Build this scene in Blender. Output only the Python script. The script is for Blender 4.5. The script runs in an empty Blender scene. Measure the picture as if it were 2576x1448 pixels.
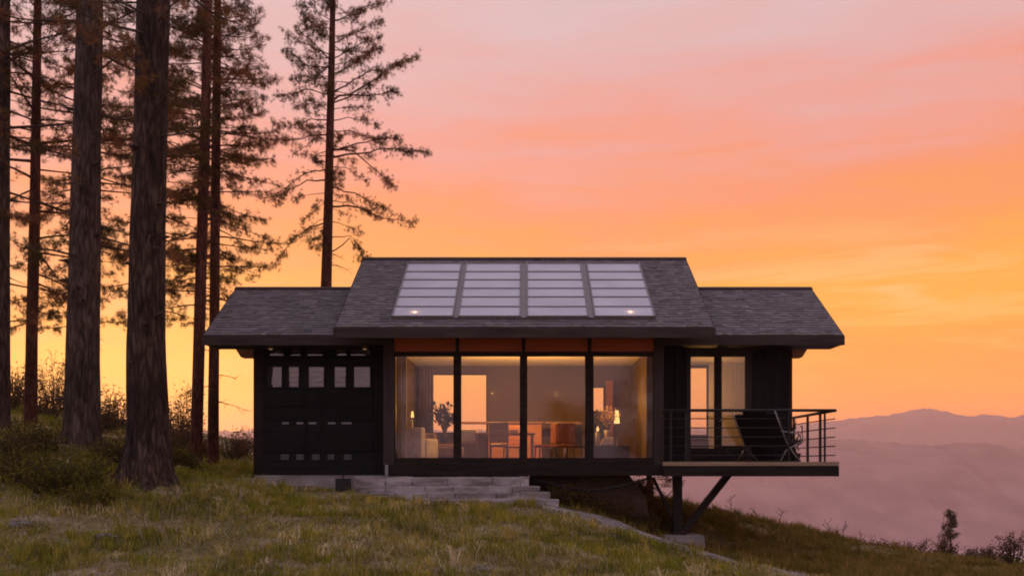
import bpy, math, random
import numpy as np
from mathutils import Vector

R = random.Random(11)
NR = np.random.default_rng(11)
PI = math.pi
scene = bpy.context.scene
COL = scene.collection

# ------------------------------------------------------------------ picture <-> world
CX, CY, F = 1320.0, 1166.0, 2575.0          # the point the lens looks at, and focal length, in photo pixels
def P(x, y, d):                              # a photo pixel at depth d (metres)
    return ((x - CX) / F * d, d, (CY - y) / F * d)
def PXX(x, d): return (x - CX) / F * d
def PZ(y, d): return (CY - y) / F * d

# ------------------------------------------------------------------ numpy value noise
_TAB = np.random.default_rng(5).random((256, 256))
def vnoise(x, y):
    x = np.asarray(x, float); y = np.asarray(y, float)
    xi = np.floor(x).astype(int); yi = np.floor(y).astype(int)
    fx = x - xi; fy = y - yi
    fx = fx * fx * (3 - 2 * fx); fy = fy * fy * (3 - 2 * fy)
    a = _TAB[xi % 256, yi % 256]; b = _TAB[(xi + 1) % 256, yi % 256]
    c = _TAB[xi % 256, (yi + 1) % 256]; d = _TAB[(xi + 1) % 256, (yi + 1) % 256]
    return (a * (1 - fx) + b * fx) * (1 - fy) + (c * (1 - fx) + d * fx) * fy
def fbm(x, y, o=4):
    s = 0; a = .5
    for k in range(o):
        s = s + a * vnoise(x * 2 ** k + 17 * k, y * 2 ** k + 31 * k); a *= .5
    return s

# ------------------------------------------------------------------ materials
def new_mat(name):
    m = bpy.data.materials.new(name); m.use_nodes = True
    nt = m.node_tree; nt.nodes.clear()
    out = nt.nodes.new('ShaderNodeOutputMaterial')
    return m, nt, out
def nd(nt, t, **kw):
    n = nt.nodes.new(t)
    for k, v in kw.items():
        if k in n.inputs: n.inputs[k].default_value = v
        else: setattr(n, k, v)
    return n
def ramp(nt, stops, interp='LINEAR'):
    r = nt.nodes.new('ShaderNodeValToRGB'); r.color_ramp.interpolation = interp
    e = r.color_ramp.elements
    while len(e) > 1: e.remove(e[-1])
    e[0].position = stops[0][0]; e[0].color = (*stops[0][1], 1)
    for p, c in stops[1:]:
        k = e.new(p); k.color = (*c, 1)
    return r
def coords(nt, scale=(1, 1, 1), kind='Object', rot=(0, 0, 0)):
    tc = nt.nodes.new('ShaderNodeTexCoord'); mp = nt.nodes.new('ShaderNodeMapping')
    mp.inputs['Scale'].default_value = scale; mp.inputs['Rotation'].default_value = rot
    nt.links.new(tc.outputs[kind], mp.inputs['Vector']); return mp.outputs['Vector']
def noisy(name, c1, c2, scale=(4, 4, 4), rough=.7, bump=.3, bdist=.01, detail=6, spec=.4, lo=.35, hi=.65, metallic=0, attr=None, n2=None):
    """Principled with a two-colour noise, bump, and optionally a per-face tint attribute."""
    m, nt, out = new_mat(name); L = nt.links.new
    v = coords(nt, scale)
    n = nd(nt, 'ShaderNodeTexNoise', Scale=1.0, Detail=detail, Roughness=.6); L(v, n.inputs['Vector'])
    r = ramp(nt, [(lo, c1), (hi, c2)]); L(n.outputs['Fac'], r.inputs['Fac'])
    b = nd(nt, 'ShaderNodeBsdfPrincipled', Roughness=rough, Metallic=metallic)
    b.inputs['Specular IOR Level'].default_value = spec
    c = r.outputs['Color']
    if n2:
        v2 = coords(nt, n2[0]); k = nd(nt, 'ShaderNodeTexNoise', Scale=1.0, Detail=4.0); L(v2, k.inputs['Vector'])
        rr = ramp(nt, [(.4, (0, 0, 0)), (.65, (1, 1, 1))]); L(k.outputs['Fac'], rr.inputs['Fac'])
        mx = nd(nt, 'ShaderNodeMixRGB'); mx.inputs['Color2'].default_value = (*n2[1], 1)
        L(rr.outputs['Color'], mx.inputs['Fac']); L(c, mx.inputs['Color1']); c = mx.outputs['Color']
    if attr:
        a = nd(nt, 'ShaderNodeAttribute', attribute_name=attr)
        mx = nd(nt, 'ShaderNodeMixRGB', blend_type='MULTIPLY'); mx.inputs['Fac'].default_value = 1
        L(c, mx.inputs['Color1']); L(a.outputs['Color'], mx.inputs['Color2']); c = mx.outputs['Color']
    L(c, b.inputs['Base Color'])
    if bump:
        bp = nd(nt, 'ShaderNodeBump', Strength=bump, Distance=bdist); L(n.outputs['Fac'], bp.inputs['Height'])
        L(bp.outputs['Normal'], b.inputs['Normal'])
    L(b.outputs['BSDF'], out.inputs['Surface'])
    return m
def emitter(name, col, strength):
    m, nt, out = new_mat(name)
    e = nd(nt, 'ShaderNodeEmission', Strength=strength); e.inputs['Color'].default_value = (*col, 1)
    nt.links.new(e.outputs['Emission'], out.inputs['Surface']); return m
def foliage_mat(name, mult=1.0, transl=.45):
    m, nt, out = new_mat(name); L = nt.links.new
    a = nd(nt, 'ShaderNodeAttribute', attribute_name='tint')
    d = nd(nt, 'ShaderNodeBsdfDiffuse'); t = nd(nt, 'ShaderNodeBsdfTranslucent'); x = nd(nt, 'ShaderNodeMixShader')
    x.inputs['Fac'].default_value = transl
    L(a.outputs['Color'], d.inputs['Color']); L(a.outputs['Color'], t.inputs['Color'])
    L(d.outputs[0], x.inputs[1]); L(t.outputs[0], x.inputs[2])
    L(x.outputs[0], out.inputs['Surface']); return m
def glass_mat(name, refl=.2, tint=(.93, .92, .92), rough=.03, wob=.25):
    m, nt, out = new_mat(name); L = nt.links.new
    t = nd(nt, 'ShaderNodeBsdfTransparent'); t.inputs['Color'].default_value = (*tint, 1)
    g = nd(nt, 'ShaderNodeBsdfGlossy', Roughness=rough); g.inputs['Color'].default_value = (.95, .95, 1, 1)
    n = nd(nt, 'ShaderNodeTexNoise', Scale=1.4, Detail=2.0); L(coords(nt), n.inputs['Vector'])
    bp = nd(nt, 'ShaderNodeBump', Strength=wob, Distance=.02); L(n.outputs['Fac'], bp.inputs['Height']); L(bp.outputs['Normal'], g.inputs['Normal'])
    fr = nd(nt, 'ShaderNodeFresnel', IOR=1.5)
    mp = nd(nt, 'ShaderNodeMapRange'); mp.inputs['To Min'].default_value = refl; L(fr.outputs[0], mp.inputs['Value'])
    x = nd(nt, 'ShaderNodeMixShader'); L(mp.outputs[0], x.inputs['Fac']); L(t.outputs[0], x.inputs[1]); L(g.outputs[0], x.inputs[2])
    L(x.outputs[0], out.inputs['Surface']); return m

MAT = {}
MAT['dark_wood'] = noisy('dark_wood', (.013, .009, .008), (.026, .018, .016), (1.2, 6, 14), .6, .35, .006, spec=.1)
MAT['board'] = noisy('black_board', (.008, .0075, .008), (.017, .014, .014), (14, 6, 1.2), .55, .35, .006, spec=.1)
MAT['siding'] = noisy('black_siding', (.007, .0065, .007), (.014, .012, .012), (1.2, 6, 14), .5, .35, .006, spec=.1)
MAT['fascia'] = noisy('fascia_brown', (.035, .025, .023), (.06, .043, .038), (1, 8, 10), .65, .25, .004, spec=.1)
MAT['post'] = noisy('post_brown', (.035, .027, .025), (.055, .041, .037), (9, 9, 1), .6, .25, .004, spec=.1)
MAT['steel'] = noisy('dark_steel', (.018, .015, .015), (.032, .027, .026), (20, 20, 20), .5, .1, .002, metallic=.4)
MAT['rust_steel'] = noisy('brown_steel', (.012, .009, .009), (.022, .015, .014), (7, 7, 2), .55, .2, .003, spec=.15)
MAT['soffit'] = noisy('soffit_wood', (.22, .085, .03), (.34, .14, .055), (1.5, 12, 12), .6, .2, .004)
MAT['header'] = noisy('cedar_header', (.36, .062, .008), (.48, .095, .016), (1.2, 8, 26), .5, .25, .004)
MAT['deck'] = noisy('deck_wood', (.20, .13, .08), (.34, .24, .15), (1.4, 20, 20), .75, .35, .004)
MAT['concrete'] = noisy('concrete', (.24, .22, .22), (.36, .33, .32), (3, 3, 3), .85, .4, .01, n2=((.9, .9, 5), (.17, .145, .135)))
MAT['stone'] = noisy('pale_stone', (.27, .24, .235), (.42, .38, .37), (2.2, 4, 9), .9, .7, .03, n2=((1.3, 3, 6), (.16, .135, .125)))
MAT['brown_wall'] = noisy('brown_skirt', (.05, .03, .022), (.085, .05, .036), (4, 4, 12), .8, .3, .01)
MAT['shingle'] = noisy('shingle', (.095, .084, .085), (.16, .14, .142), (30, 30, 30), .85, .5, .004, attr='tint')
MAT['metal'] = noisy('grey_metal', (.20, .20, .21), (.28, .28, .29), (20, 20, 20), .45, .1, .002, metallic=.5)
MAT['frame_metal'] = noisy('frame_metal', (.15, .13, .125), (.22, .19, .18), (20, 20, 20), .45, .1, .002, metallic=.3)
MAT['glass'] = glass_mat('window_glass', .022, wob=.12)
MAT['rear_glass'] = glass_mat('rear_glass', -.035, (.98, .95, .90))
MAT['door_glass'] = glass_mat('door_glass', .03, wob=.12)
MAT['dark_glass'] = glass_mat('small_glass', .055, rough=.03, wob=.6)
MAT['wall_in'] = noisy('interior_wall', (.085, .052, .034), (.115, .072, .048), (1, 1, 1), .8, .05, .005)
MAT['ceiling'] = noisy('ceiling_paint', (.58, .50, .40), (.66, .57, .46), (1, 1, 1), .7, .05, .005)
MAT['floor_in'] = noisy('interior_floor', (.15, .08, .04), (.24, .13, .07), (1, 14, 14), .4, .1, .005)
MAT['curtain_dark'] = noisy('curtain_brown', (.10, .06, .035), (.16, .10, .06), (20, 20, 1), .8, .3, .01)
MAT['curtain_pale'] = noisy('curtain_pale', (.42, .36, .33), (.55, .48, .44), (20, 20, 1), .8, .3, .01)
MAT['cloth_white'] = noisy('upholstery_pale', (.45, .40, .38), (.6, .55, .52), (8, 8, 8), .85, .4, .01)
MAT['cloth_red'] = noisy('upholstery_rust', (.28, .085, .03), (.38, .13, .05), (8, 8, 8), .8, .4, .01)
MAT['table_wood'] = noisy('table_wood', (.20, .09, .035), (.32, .16, .07), (1, 14, 14), .45, .1, .004)
MAT['counter_wood'] = noisy('counter_wood', (.32, .12, .045), (.44, .18, .07), (1, 6, 14), .5, .1, .004)
MAT['dark_furn'] = noisy('dark_furniture', (.03, .026, .024), (.05, .042, .038), (4, 4, 14), .5, .1, .004)
MAT['sling'] = noisy('black_sling', (.010, .008, .008), (.018, .014, .013), (40, 40, 40), .75, .3, .003, spec=.1)
MAT['blind'] = noisy('white_blind', (.10, .088, .08), (.19, .17, .155), (3, 3, 20), .7, .2, .004)
MAT['ceramic'] = noisy('ceramic', (.5, .42, .33), (.62, .53, .42), (5, 5, 5), .3, .05, .003)
MAT['lamp_glow'] = emitter('lamp_glow', (1.0, .58, .17), 1.8)
MAT['bulb'] = emitter('bulb_glow', (1.0, .55, .22), .35)
MAT['rubber'] = noisy('black_rubber', (.008, .008, .008), (.014, .013, .013), (10, 10, 10), .7, .1, .003)
MAT['leaf'] = foliage_mat('leaf')
MAT['needle'] = foliage_mat('needle', transl=.55)
MAT['grass'] = foliage_mat('grass_blade', transl=.4)
MAT['rock'] = noisy('rock', (.07, .06, .052), (.19, .165, .15), (5, 5, 9), .9, .9, .05)
MAT['twig'] = noisy('twig', (.035, .022, .016), (.07, .042, .03), (9, 9, 9), .85, .4, .01)
MAT['pale_plaster'] = noisy('pale_plaster', (.75, .66, .6), (.82, .74, .68), (.3, .3, .3), .8, .05, .01)
MAT['red_tile'] = noisy('far_roof', (.3, .14, .1), (.38, .2, .14), (.5, .5, .5), .8, .05, .01)

def bark_mat(name, c1, c2, c3, sc):
    m, nt, out = new_mat(name); L = nt.links.new
    v = coords(nt, (sc, sc, sc * .2))
    n = nd(nt, 'ShaderNodeTexNoise', Scale=1.0, Detail=9.0, Roughness=.72, Distortion=.6); L(v, n.inputs['Vector'])
    w = nd(nt, 'ShaderNodeTexVoronoi', Scale=1.3, feature='DISTANCE_TO_EDGE'); L(v, w.inputs['Vector'])
    ma = nd(nt, 'ShaderNodeMath', operation='MULTIPLY_ADD'); L(w.outputs['Distance'], ma.inputs[0]); ma.inputs[1].default_value = .5; L(n.outputs['Fac'], ma.inputs[2])
    r = ramp(nt, [(.4, c1), (.56, c2), (.78, c3)]); L(ma.outputs[0], r.inputs['Fac'])
    big = nd(nt, 'ShaderNodeTexNoise', Scale=.9, Detail=3.0); L(coords(nt), big.inputs['Vector'])
    rb = ramp(nt, [(.35, (.62, .6, .6)), (.65, (1.2, 1.15, 1.15))]); L(big.outputs['Fac'], rb.inputs['Fac'])
    mx = nd(nt, 'ShaderNodeMixRGB', blend_type='MULTIPLY'); mx.inputs['Fac'].default_value = 1
    L(r.outputs['Color'], mx.inputs['Color1']); L(rb.outputs['Color'], mx.inputs['Color2'])
    b = nd(nt, 'ShaderNodeBsdfPrincipled', Roughness=.9); b.inputs['Specular IOR Level'].default_value = .2
    L(mx.outputs['Color'], b.inputs['Base Color'])
    bp = nd(nt, 'ShaderNodeBump', Strength=1.0, Distance=.12); L(ma.outputs[0], bp.inputs['Height']); L(bp.outputs['Normal'], b.inputs['Normal'])
    L(b.outputs[0], out.inputs['Surface']); return m
MAT['bark_grey'] = bark_mat('bark_grey', (.024, .016, .013), (.085, .058, .047), (.18, .13, .11), 9)
MAT['bark_brown'] = bark_mat('bark_brown', (.014, .009, .007), (.05, .031, .024), (.14, .095, .075), 8)
MAT['bark_glow_red'] = bark_mat('bark_glow_red', (.05, .018, .012), (.14, .05, .032), (.23, .10, .065), 14)  # slim trunks: the reddish sunset glow is put into the bark colour

def ground_mat():
    m, nt, out = new_mat('ground_soil'); L = nt.links.new
    geo = nd(nt, 'ShaderNodeNewGeometry')
    def noise(s, det=6.0):
        n = nd(nt, 'ShaderNodeTexNoise', Scale=s, Detail=det, Roughness=.62); L(geo.outputs['Position'], n.inputs['Vector']); return n
    n1 = noise(.9); n2 = noise(9.0); n3 = noise(.004, 8.0)
    r1 = ramp(nt, [(.36, (.12, .10, .034)), (.5, (.18, .14, .065)), (.66, (.28, .22, .14))]); L(n1.outputs['Fac'], r1.inputs['Fac'])
    r2 = ramp(nt, [(.3, (.5, .5, .5)), (.7, (1.3, 1.3, 1.3))]); L(n2.outputs['Fac'], r2.inputs['Fac'])
    mx = nd(nt, 'ShaderNodeMixRGB', blend_type='MULTIPLY'); mx.inputs['Fac'].default_value = 1
    L(r1.outputs['Color'], mx.inputs['Color1']); L(r2.outputs['Color'], mx.inputs['Color2'])
    # far valley: woods and meadows, the pink evening haze mixed into their colours
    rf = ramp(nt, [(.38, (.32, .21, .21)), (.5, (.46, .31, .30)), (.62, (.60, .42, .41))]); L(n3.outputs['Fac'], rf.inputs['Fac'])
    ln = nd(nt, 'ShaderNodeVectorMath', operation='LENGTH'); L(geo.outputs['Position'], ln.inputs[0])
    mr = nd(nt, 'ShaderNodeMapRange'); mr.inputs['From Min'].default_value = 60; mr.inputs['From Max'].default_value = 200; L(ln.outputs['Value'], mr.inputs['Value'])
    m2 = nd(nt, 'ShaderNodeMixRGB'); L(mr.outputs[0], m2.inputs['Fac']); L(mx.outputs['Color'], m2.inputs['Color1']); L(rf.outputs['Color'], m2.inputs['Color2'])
    b = nd(nt, 'ShaderNodeBsdfPrincipled', Roughness=.95); b.inputs['Specular IOR Level'].default_value = .1
    L(m2.outputs['Color'], b.inputs['Base Color'])
    bp = nd(nt, 'ShaderNodeBump', Strength=.8, Distance=.05); L(n2.outputs['Fac'], bp.inputs['Height']); L(bp.outputs['Normal'], b.inputs['Normal'])
    L(b.outputs[0], out.inputs['Surface']); return m
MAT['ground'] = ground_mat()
MAT['gravel'] = noisy('gravel', (.15, .13, .12), (.36, .325, .31), (7, 7, 7), .95, 1.0, .05, detail=10, lo=.4, hi=.6)
MAT['far_hill'] = noisy('far_hill', (.19, .11, .11), (.32, .195, .19), (.009, .009, .009), .95, 0, 0, spec=.05)  # pale pink of the evening haze is put into the hill colour

def pane_mat():
    m, nt, out = new_mat('skylight_pane'); L = nt.links.new
    n = nd(nt, 'ShaderNodeTexNoise', Scale=1.2, Detail=4.0); L(coords(nt), n.inputs['Vector'])
    r = ramp(nt, [(.35, (.47, .47, .52)), (.65, (.55, .545, .59))]); L(n.outputs['Fac'], r.inputs['Fac'])  # lavender of the reflected sky is put into the pane colour
    b = nd(nt, 'ShaderNodeBsdfPrincipled', Roughness=.22); L(r.outputs['Color'], b.inputs['Base Color'])
    t = nd(nt, 'ShaderNodeBsdfTranslucent'); t.inputs['Color'].default_value = (.8, .8, .8, 1)
    x = nd(nt, 'ShaderNodeMixShader'); x.inputs['Fac'].default_value = .12
    L(b.outputs[0], x.inputs[1]); L(t.outputs[0], x.inputs[2]); L(x.outputs[0], out.inputs['Surface']); return m
MAT['pane'] = pane_mat()

# ------------------------------------------------------------------ objects
ROOTLOC = {}
def props(o, label=None, cat=None, group=None, kind=None):
    if label: o['label'] = label
    if cat: o['category'] = cat
    if group: o['group'] = group
    if kind: o['kind'] = kind
    return o
def thing(name, label, cat, loc=(0, 0, 0), group=None):
    o = bpy.data.objects.new(name, None); COL.objects.link(o); o.location = loc; o.empty_display_size = .2
    ROOTLOC[o.name] = Vector(loc)
    return props(o, label, cat, group)
def _root(o):
    while o.parent: o = o.parent
    return o
class MB:
    """collects faces; build() links them as one mesh object (world coordinates in, stored relative to the thing's base)"""
    def __init__(s): s.v = []; s.f = []; s.sm = []; s.c = []
    def add(s, vs, fs, smooth=False, col=None):
        k = len(s.v); s.v += [tuple(p) for p in vs]
        for f in fs: s.f.append([i + k for i in f]); s.sm.append(smooth); s.c.append(col or (1, 1, 1))
        return s
    def box(s, x0, x1, y0, y1, z0, z1, col=None):
        v = [(x0, y0, z0), (x1, y0, z0), (x1, y1, z0), (x0, y1, z0), (x0, y0, z1), (x1, y0, z1), (x1, y1, z1), (x0, y1, z1)]
        return s.add(v, [(0, 3, 2, 1), (4, 5, 6, 7), (0, 1, 5, 4), (1, 2, 6, 5), (2, 3, 7, 6), (3, 0, 4, 7)], col=col)
    def hexa(s, q0, q1, col=None):   # two quads, same order
        return s.add(list(q0) + list(q1), [(0, 3, 2, 1), (4, 5, 6, 7), (0, 1, 5, 4), (1, 2, 6, 5), (2, 3, 7, 6), (3, 0, 4, 7)], col=col)
    def prism(s, poly, axis, a, b):  # poly = 2D points in the two other axes
        def mk(p, t): return (t, p[0], p[1]) if axis == 'x' else ((p[0], t, p[1]) if axis == 'y' else (p[0], p[1], t))
        n = len(poly); v = [mk(p, a) for p in poly] + [mk(p, b) for p in poly]
        f = [tuple(range(n))[::-1], tuple(range(n, 2 * n))] + [(i, (i + 1) % n, n + (i + 1) % n, n + i) for i in range(n)]
        return s.add(v, f)
    def tube(s, pts, rad, seg=8, caps=True, smooth=True):
        pts = [Vector(p) for p in pts]; n = len(pts)
        if not hasattr(rad, '__len__'): rad = [rad] * n
        vs = []; prev = None
        for i, p in enumerate(pts):
            t = (pts[min(i + 1, n - 1)] - pts[max(i - 1, 0)])
            if t.length < 1e-9: t = Vector((0, 0, 1))
            t.normalize()
            if prev is None: u = t.orthogonal().normalized()
            else:
                u = prev - t * prev.dot(t)
                u = u.normalized() if u.length > 1e-6 else t.orthogonal().normalized()
            prev = u; w = t.cross(u)
            for k in range(seg):
                a = 2 * PI * k / seg; vs.append(p + (u * math.cos(a) + w * math.sin(a)) * rad[i])
        fs = []
        for i in range(n - 1):
            for k in range(seg):
                a = i * seg + k; b = i * seg + (k + 1) % seg; fs.append((a, b, b + seg, a + seg))
        s.add(vs, fs, smooth)
        if caps:
            k0 = len(s.v) - len(vs)
            s.f.append([k0 + k for k in range(seg)][::-1]); s.sm.append(False); s.c.append((1, 1, 1))
            s.f.append([k0 + (n - 1) * seg + k for k in range(seg)]); s.sm.append(False); s.c.append((1, 1, 1))
        return s
    def lathe(s, c, prof, seg=20):
        vs = []
        for r, z in prof:
            for k in range(seg): a = 2 * PI * k / seg; vs.append((c[0] + r * math.cos(a), c[1] + r * math.sin(a), c[2] + z))
        fs = []
        for i in range(len(prof) - 1):
            for k in range(seg):
                a = i * seg + k; b = i * seg + (k + 1) % seg; fs.append((a, b, b + seg, a + seg))
        fs.append(tuple(range(seg))[::-1]); fs.append(tuple((len(prof) - 1) * seg + k for k in range(seg)))
        return s.add(vs, fs, True)
    def build(s, name, mat, parent=None, bevel=0, local=False, tint=False):
        off = Vector((0, 0, 0))
        if parent is not None and not local: off = ROOTLOC[_root(parent).name]
        me = bpy.data.meshes.new(name)
        me.from_pydata([(p[0] - off[0], p[1] - off[1], p[2] - off[2]) for p in s.v], [], s.f)
        me.polygons.foreach_set('use_smooth', s.sm)
        if tint:
            at = me.attributes.new('tint', 'FLOAT_COLOR', 'FACE')
            at.data.foreach_set('color', np.hstack([np.array(s.c, float), np.ones((len(s.c), 1))]).ravel())
        me.materials.append(mat); me.update()
        o = bpy.data.objects.new(name, me); COL.objects.link(o)
        if parent is not None: o.parent = parent
        if bevel:
            b = o.modifiers.new('bevel', 'BEVEL'); b.width = bevel; b.segments = 2; b.limit_method = 'ANGLE'
        return o
def arr_obj(name, verts, tris, mat, parent=None, cols=None, smooth=False):
    """big triangle meshes straight from arrays"""
    off = np.array(ROOTLOC[_root(parent).name]) if parent is not None else np.zeros(3)
    verts = np.asarray(verts, np.float32) - off.astype(np.float32); tris = np.asarray(tris, np.int32)
    me = bpy.data.meshes.new(name); nf = len(tris)
    me.vertices.add(len(verts)); me.vertices.foreach_set('co', verts.ravel())
    me.loops.add(nf * 3); me.loops.foreach_set('vertex_index', tris.ravel())
    me.polygons.add(nf); me.polygons.foreach_set('loop_start', np.arange(0, nf * 3, 3, dtype=np.int32))
    me.polygons.foreach_set('use_smooth', np.full(nf, smooth))
    me.update(calc_edges=True)
    if cols is not None:
        at = me.attributes.new('tint', 'FLOAT_COLOR', 'FACE')
        at.data.foreach_set('color', np.hstack([cols, np.ones((nf, 1))]).astype(np.float32).ravel())
    me.materials.append(mat)
    o = bpy.data.objects.new(name, me); COL.objects.link(o)
    if parent is not None: o.parent = parent
    return o
def copy_tree(o, parent=None):
    c = o.copy(); COL.objects.link(c)
    if parent: c.parent = parent
    for ch in list(o.children): copy_tree(ch, c)
    return c

# ------------------------------------------------------------------ terrain
_ctl = []
for x, y, d in [(-60, 1448, 14.6), (500, 1448, 14.5), (1100, 1448, 14.5), (1500, 1452, 14.6), (1900, 1470, 15.5), (2300, 1520, 16), (2600, 1560, 16),
                (100, 1352, 16.6), (500, 1352, 16.8), (1000, 1350, 17.2), (1350, 1362, 17.4), (1650, 1420, 18),
                (100, 1255, 18.8), (400, 1262, 18.9), (700, 1290, 18.9), (1100, 1300, 19), (1400, 1325, 19),
                (370, 1192, 20), (205, 1120, 23), (5, 1076, 25), (75, 1070, 26), (495, 1174, 27), (535, 1172, 28), (300, 1190, 20.8),
                (575, 1210, 24.3), (700, 1230, 22.3), (1000, 1260, 21.4), (1200, 1268, 21.2), (1380, 1274, 21.0), (880, 1244, 21.8), (1100, 1262, 21.9),
                (1560, 1320, 20.8), (1680, 1376, 20.5), (1770, 1398, 20.4), (1900, 1440, 20), (2100, 1455, 20), (2500, 1470, 20),
                (1400, 1246, 24), (1560, 1262, 25), (1620, 1243, 28), (1690, 1345, 24.3), (1720, 1396, 22.8), (1760, 1288, 28), (1900, 1314, 29), (2100, 1347, 30), (2200, 1385, 31),
                (2250, 1402, 31), (2400, 1408, 31), (2575, 1428, 31), (1850, 1380, 23.5), (2050, 1415, 24), (2300, 1430, 25),
                (600, 1180, 31), (60, 1012, 36), (280, 1062, 35), (450, 1135, 33), (-150, 1000, 30), (2390, 1396, 42), (2000, 1400, 42), (1320, 1215, 30), (1320, 1215, 25), (900, 1205, 30)]:
    _ctl.append(P(x, y, d))
_ctl += [(0, 0, -1.65), (-12, 0, -1.5), (12, 0, -2.3), (-14, 13, -1.1), (-9, 6, -1.4), (9, 7, -2.1), (15, 13, -2.9), (0, 8, -1.7), (-22, 25, 1.6), (0, -20, -1.8), (-20, -15, -1.5),
         (20, -15, -2.4), (-26, 38, 2.6), (0, 40, -1.6), (-8, 40, .4)]
_ctl = np.array(_ctl)
def _k(r): return np.where(r > 1e-9, r, 0)          # biharmonic-like linear kernel
_A = np.linalg.norm(_ctl[:, None, :2] - _ctl[None, :, :2], axis=2)
_n = len(_ctl); _M = np.zeros((_n + 3, _n + 3)); _M[:_n, :_n] = _k(_A) - np.eye(_n) * .25
_M[:_n, _n] = 1; _M[:_n, _n + 1:] = _ctl[:, :2]; _M[_n, :_n] = 1; _M[_n + 1:, :_n] = _ctl[:, :2].T
_W = np.linalg.solve(_M, np.concatenate([_ctl[:, 2], [0, 0, 0]]))
VALLEY = -165.0
def ground_z(x, y, bumps=True):
    x = np.asarray(x, float); y = np.asarray(y, float)
    cx = np.clip(x, -27, 21); cy = np.clip(y, -22, 44)
    r = np.sqrt((cx[..., None] - _ctl[:, 0]) ** 2 + (cy[..., None] - _ctl[:, 1]) ** 2)
    z = r @ _W[:_n] + _W[_n] + cx * _W[_n + 1] + cy * _W[_n + 2]
    out = np.hypot(x - cx, y - cy)
    z = z - .36 * out - np.where(out > 0, .0, 0)
    z = np.maximum(z, VALLEY + 18 * (fbm(x / 300, y / 300) - .5))
    if bumps:
        near = np.clip(1 - out / 60, 0, 1)
        z = z + near * ((fbm(x * .55, y * .55) - .47) * .26 + (vnoise(x * 2.1, y * 2.1) - .5) * .07)
    return z
def gz(x, y): return float(ground_z(np.array([x]), np.array([y]))[0])

radii = np.concatenate([np.arange(.8, 12, .6), np.arange(12, 46, .22), 46 * 1.055 ** np.arange(0, 95)])
radii = radii[radii < 7200]
ang = np.concatenate([np.linspace(-36, 36, 330), np.linspace(36, 324, 90)[1:-1]]) * PI / 180
nr, na = len(radii), len(ang)
gx = radii[:, None] * np.sin(ang)[None]; gy = radii[:, None] * np.cos(ang)[None]
gzv = ground_z(gx, gy)
gv = np.stack([gx, gy, gzv], -1).reshape(-1, 3)
gv = np.vstack([gv, [[0, 0, float(gzv[0].mean())]]])
i, j = np.meshgrid(np.arange(nr - 1), np.arange(na), indexing='ij'); j2 = (j + 1) % na
a = i * na + j; b = i * na + j2; c = (i + 1) * na + j2; d = (i + 1) * na + j
tri = np.concatenate([np.stack([a, b, c], -1).reshape(-1, 3), np.stack([a, c, d], -1).reshape(-1, 3), np.stack([np.full(na, nr * na), (np.arange(na) + 1) % na, np.arange(na)], -1)])
tri = tri[:, ::-1]
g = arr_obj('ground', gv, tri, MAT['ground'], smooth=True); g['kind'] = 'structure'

# hills and mountains far behind
def ridge_obj(name, y0, depth, x0, x1, prof, nx=900, ny=27, amp=.12, base=VALLEY - 10):
    xs = np.linspace(x0, x1, nx); t = np.linspace(-1, 1, ny)
    X, T = np.meshgrid(xs, t, indexing='ij')
    top = prof(X / y0 * F + CX)                      # profile is given along the photo's x
    H = base + (top - base) * np.clip(1 - np.abs(T) ** 1.25, 0, 1)
    H = H + (fbm(X / 260 + 7, T * 3 + 3, 5) - .47) * (top - base) * amp * 2 * (1 - np.abs(T)) * np.abs(T) * 2 + (fbm(X / 40, T * 9, 3) - .45) * (top - base) * .03 * (np.abs(T) > .02) + (vnoise(X / (y0 / 420), T * 0) ** 3) * (y0 / 420)
    Y = y0 + T * depth
    v = np.stack([X, Y, H], -1).reshape(-1, 3)
    i, j = np.meshgrid(np.arange(nx - 1), np.arange(ny - 1), indexing='ij')
    a = i * ny + j; tri = np.concatenate([np.stack([a, a + ny, a + ny + 1], -1).reshape(-1, 3), np.stack([a, a + ny + 1, a + 1], -1).reshape(-1, 3)])
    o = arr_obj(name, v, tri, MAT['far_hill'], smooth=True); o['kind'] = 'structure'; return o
def interp(pts, jig, sc, seed=0):
    px = np.array([p[0] for p in pts], float); py = np.array([p[1] for p in pts], float)
    def f(x):
        return np.interp(x, px, py) + (fbm(x / sc + seed, x * 0 + seed, 5) - .47) * jig
    return f
farp = interp([(-600, 1075), (200, 1082), (560, 1084), (640, 1080), (900, 1085), (1500, 1080), (1900, 1076), (2050, 1062), (2110, 1056), (2170, 1049), (2230, 1047), (2262, 1037), (2290, 1030), (2345, 1027),
               (2400, 1040), (2440, 1046), (2490, 1041), (2540, 1047), (2575, 1044), (2700, 1052), (2900, 1062), (3300, 1072)], 9, 60, 3)
midp = interp([(-600, 1130), (560, 1126), (900, 1130), (1500, 1118), (2000, 1104), (2100, 1106), (2200, 1110), (2290, 1120), (2340, 1122), (2400, 1113), (2480, 1118), (2550, 1132), (2620, 1124), (2800, 1130), (3300, 1140)], 12, 45, 9)
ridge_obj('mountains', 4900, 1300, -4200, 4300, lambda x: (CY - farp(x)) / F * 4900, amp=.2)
ridge_obj('hills', 2700, 750, -2400, 2500, lambda x: (CY - midp(x)) / F * 2700, amp=.22)

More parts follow.
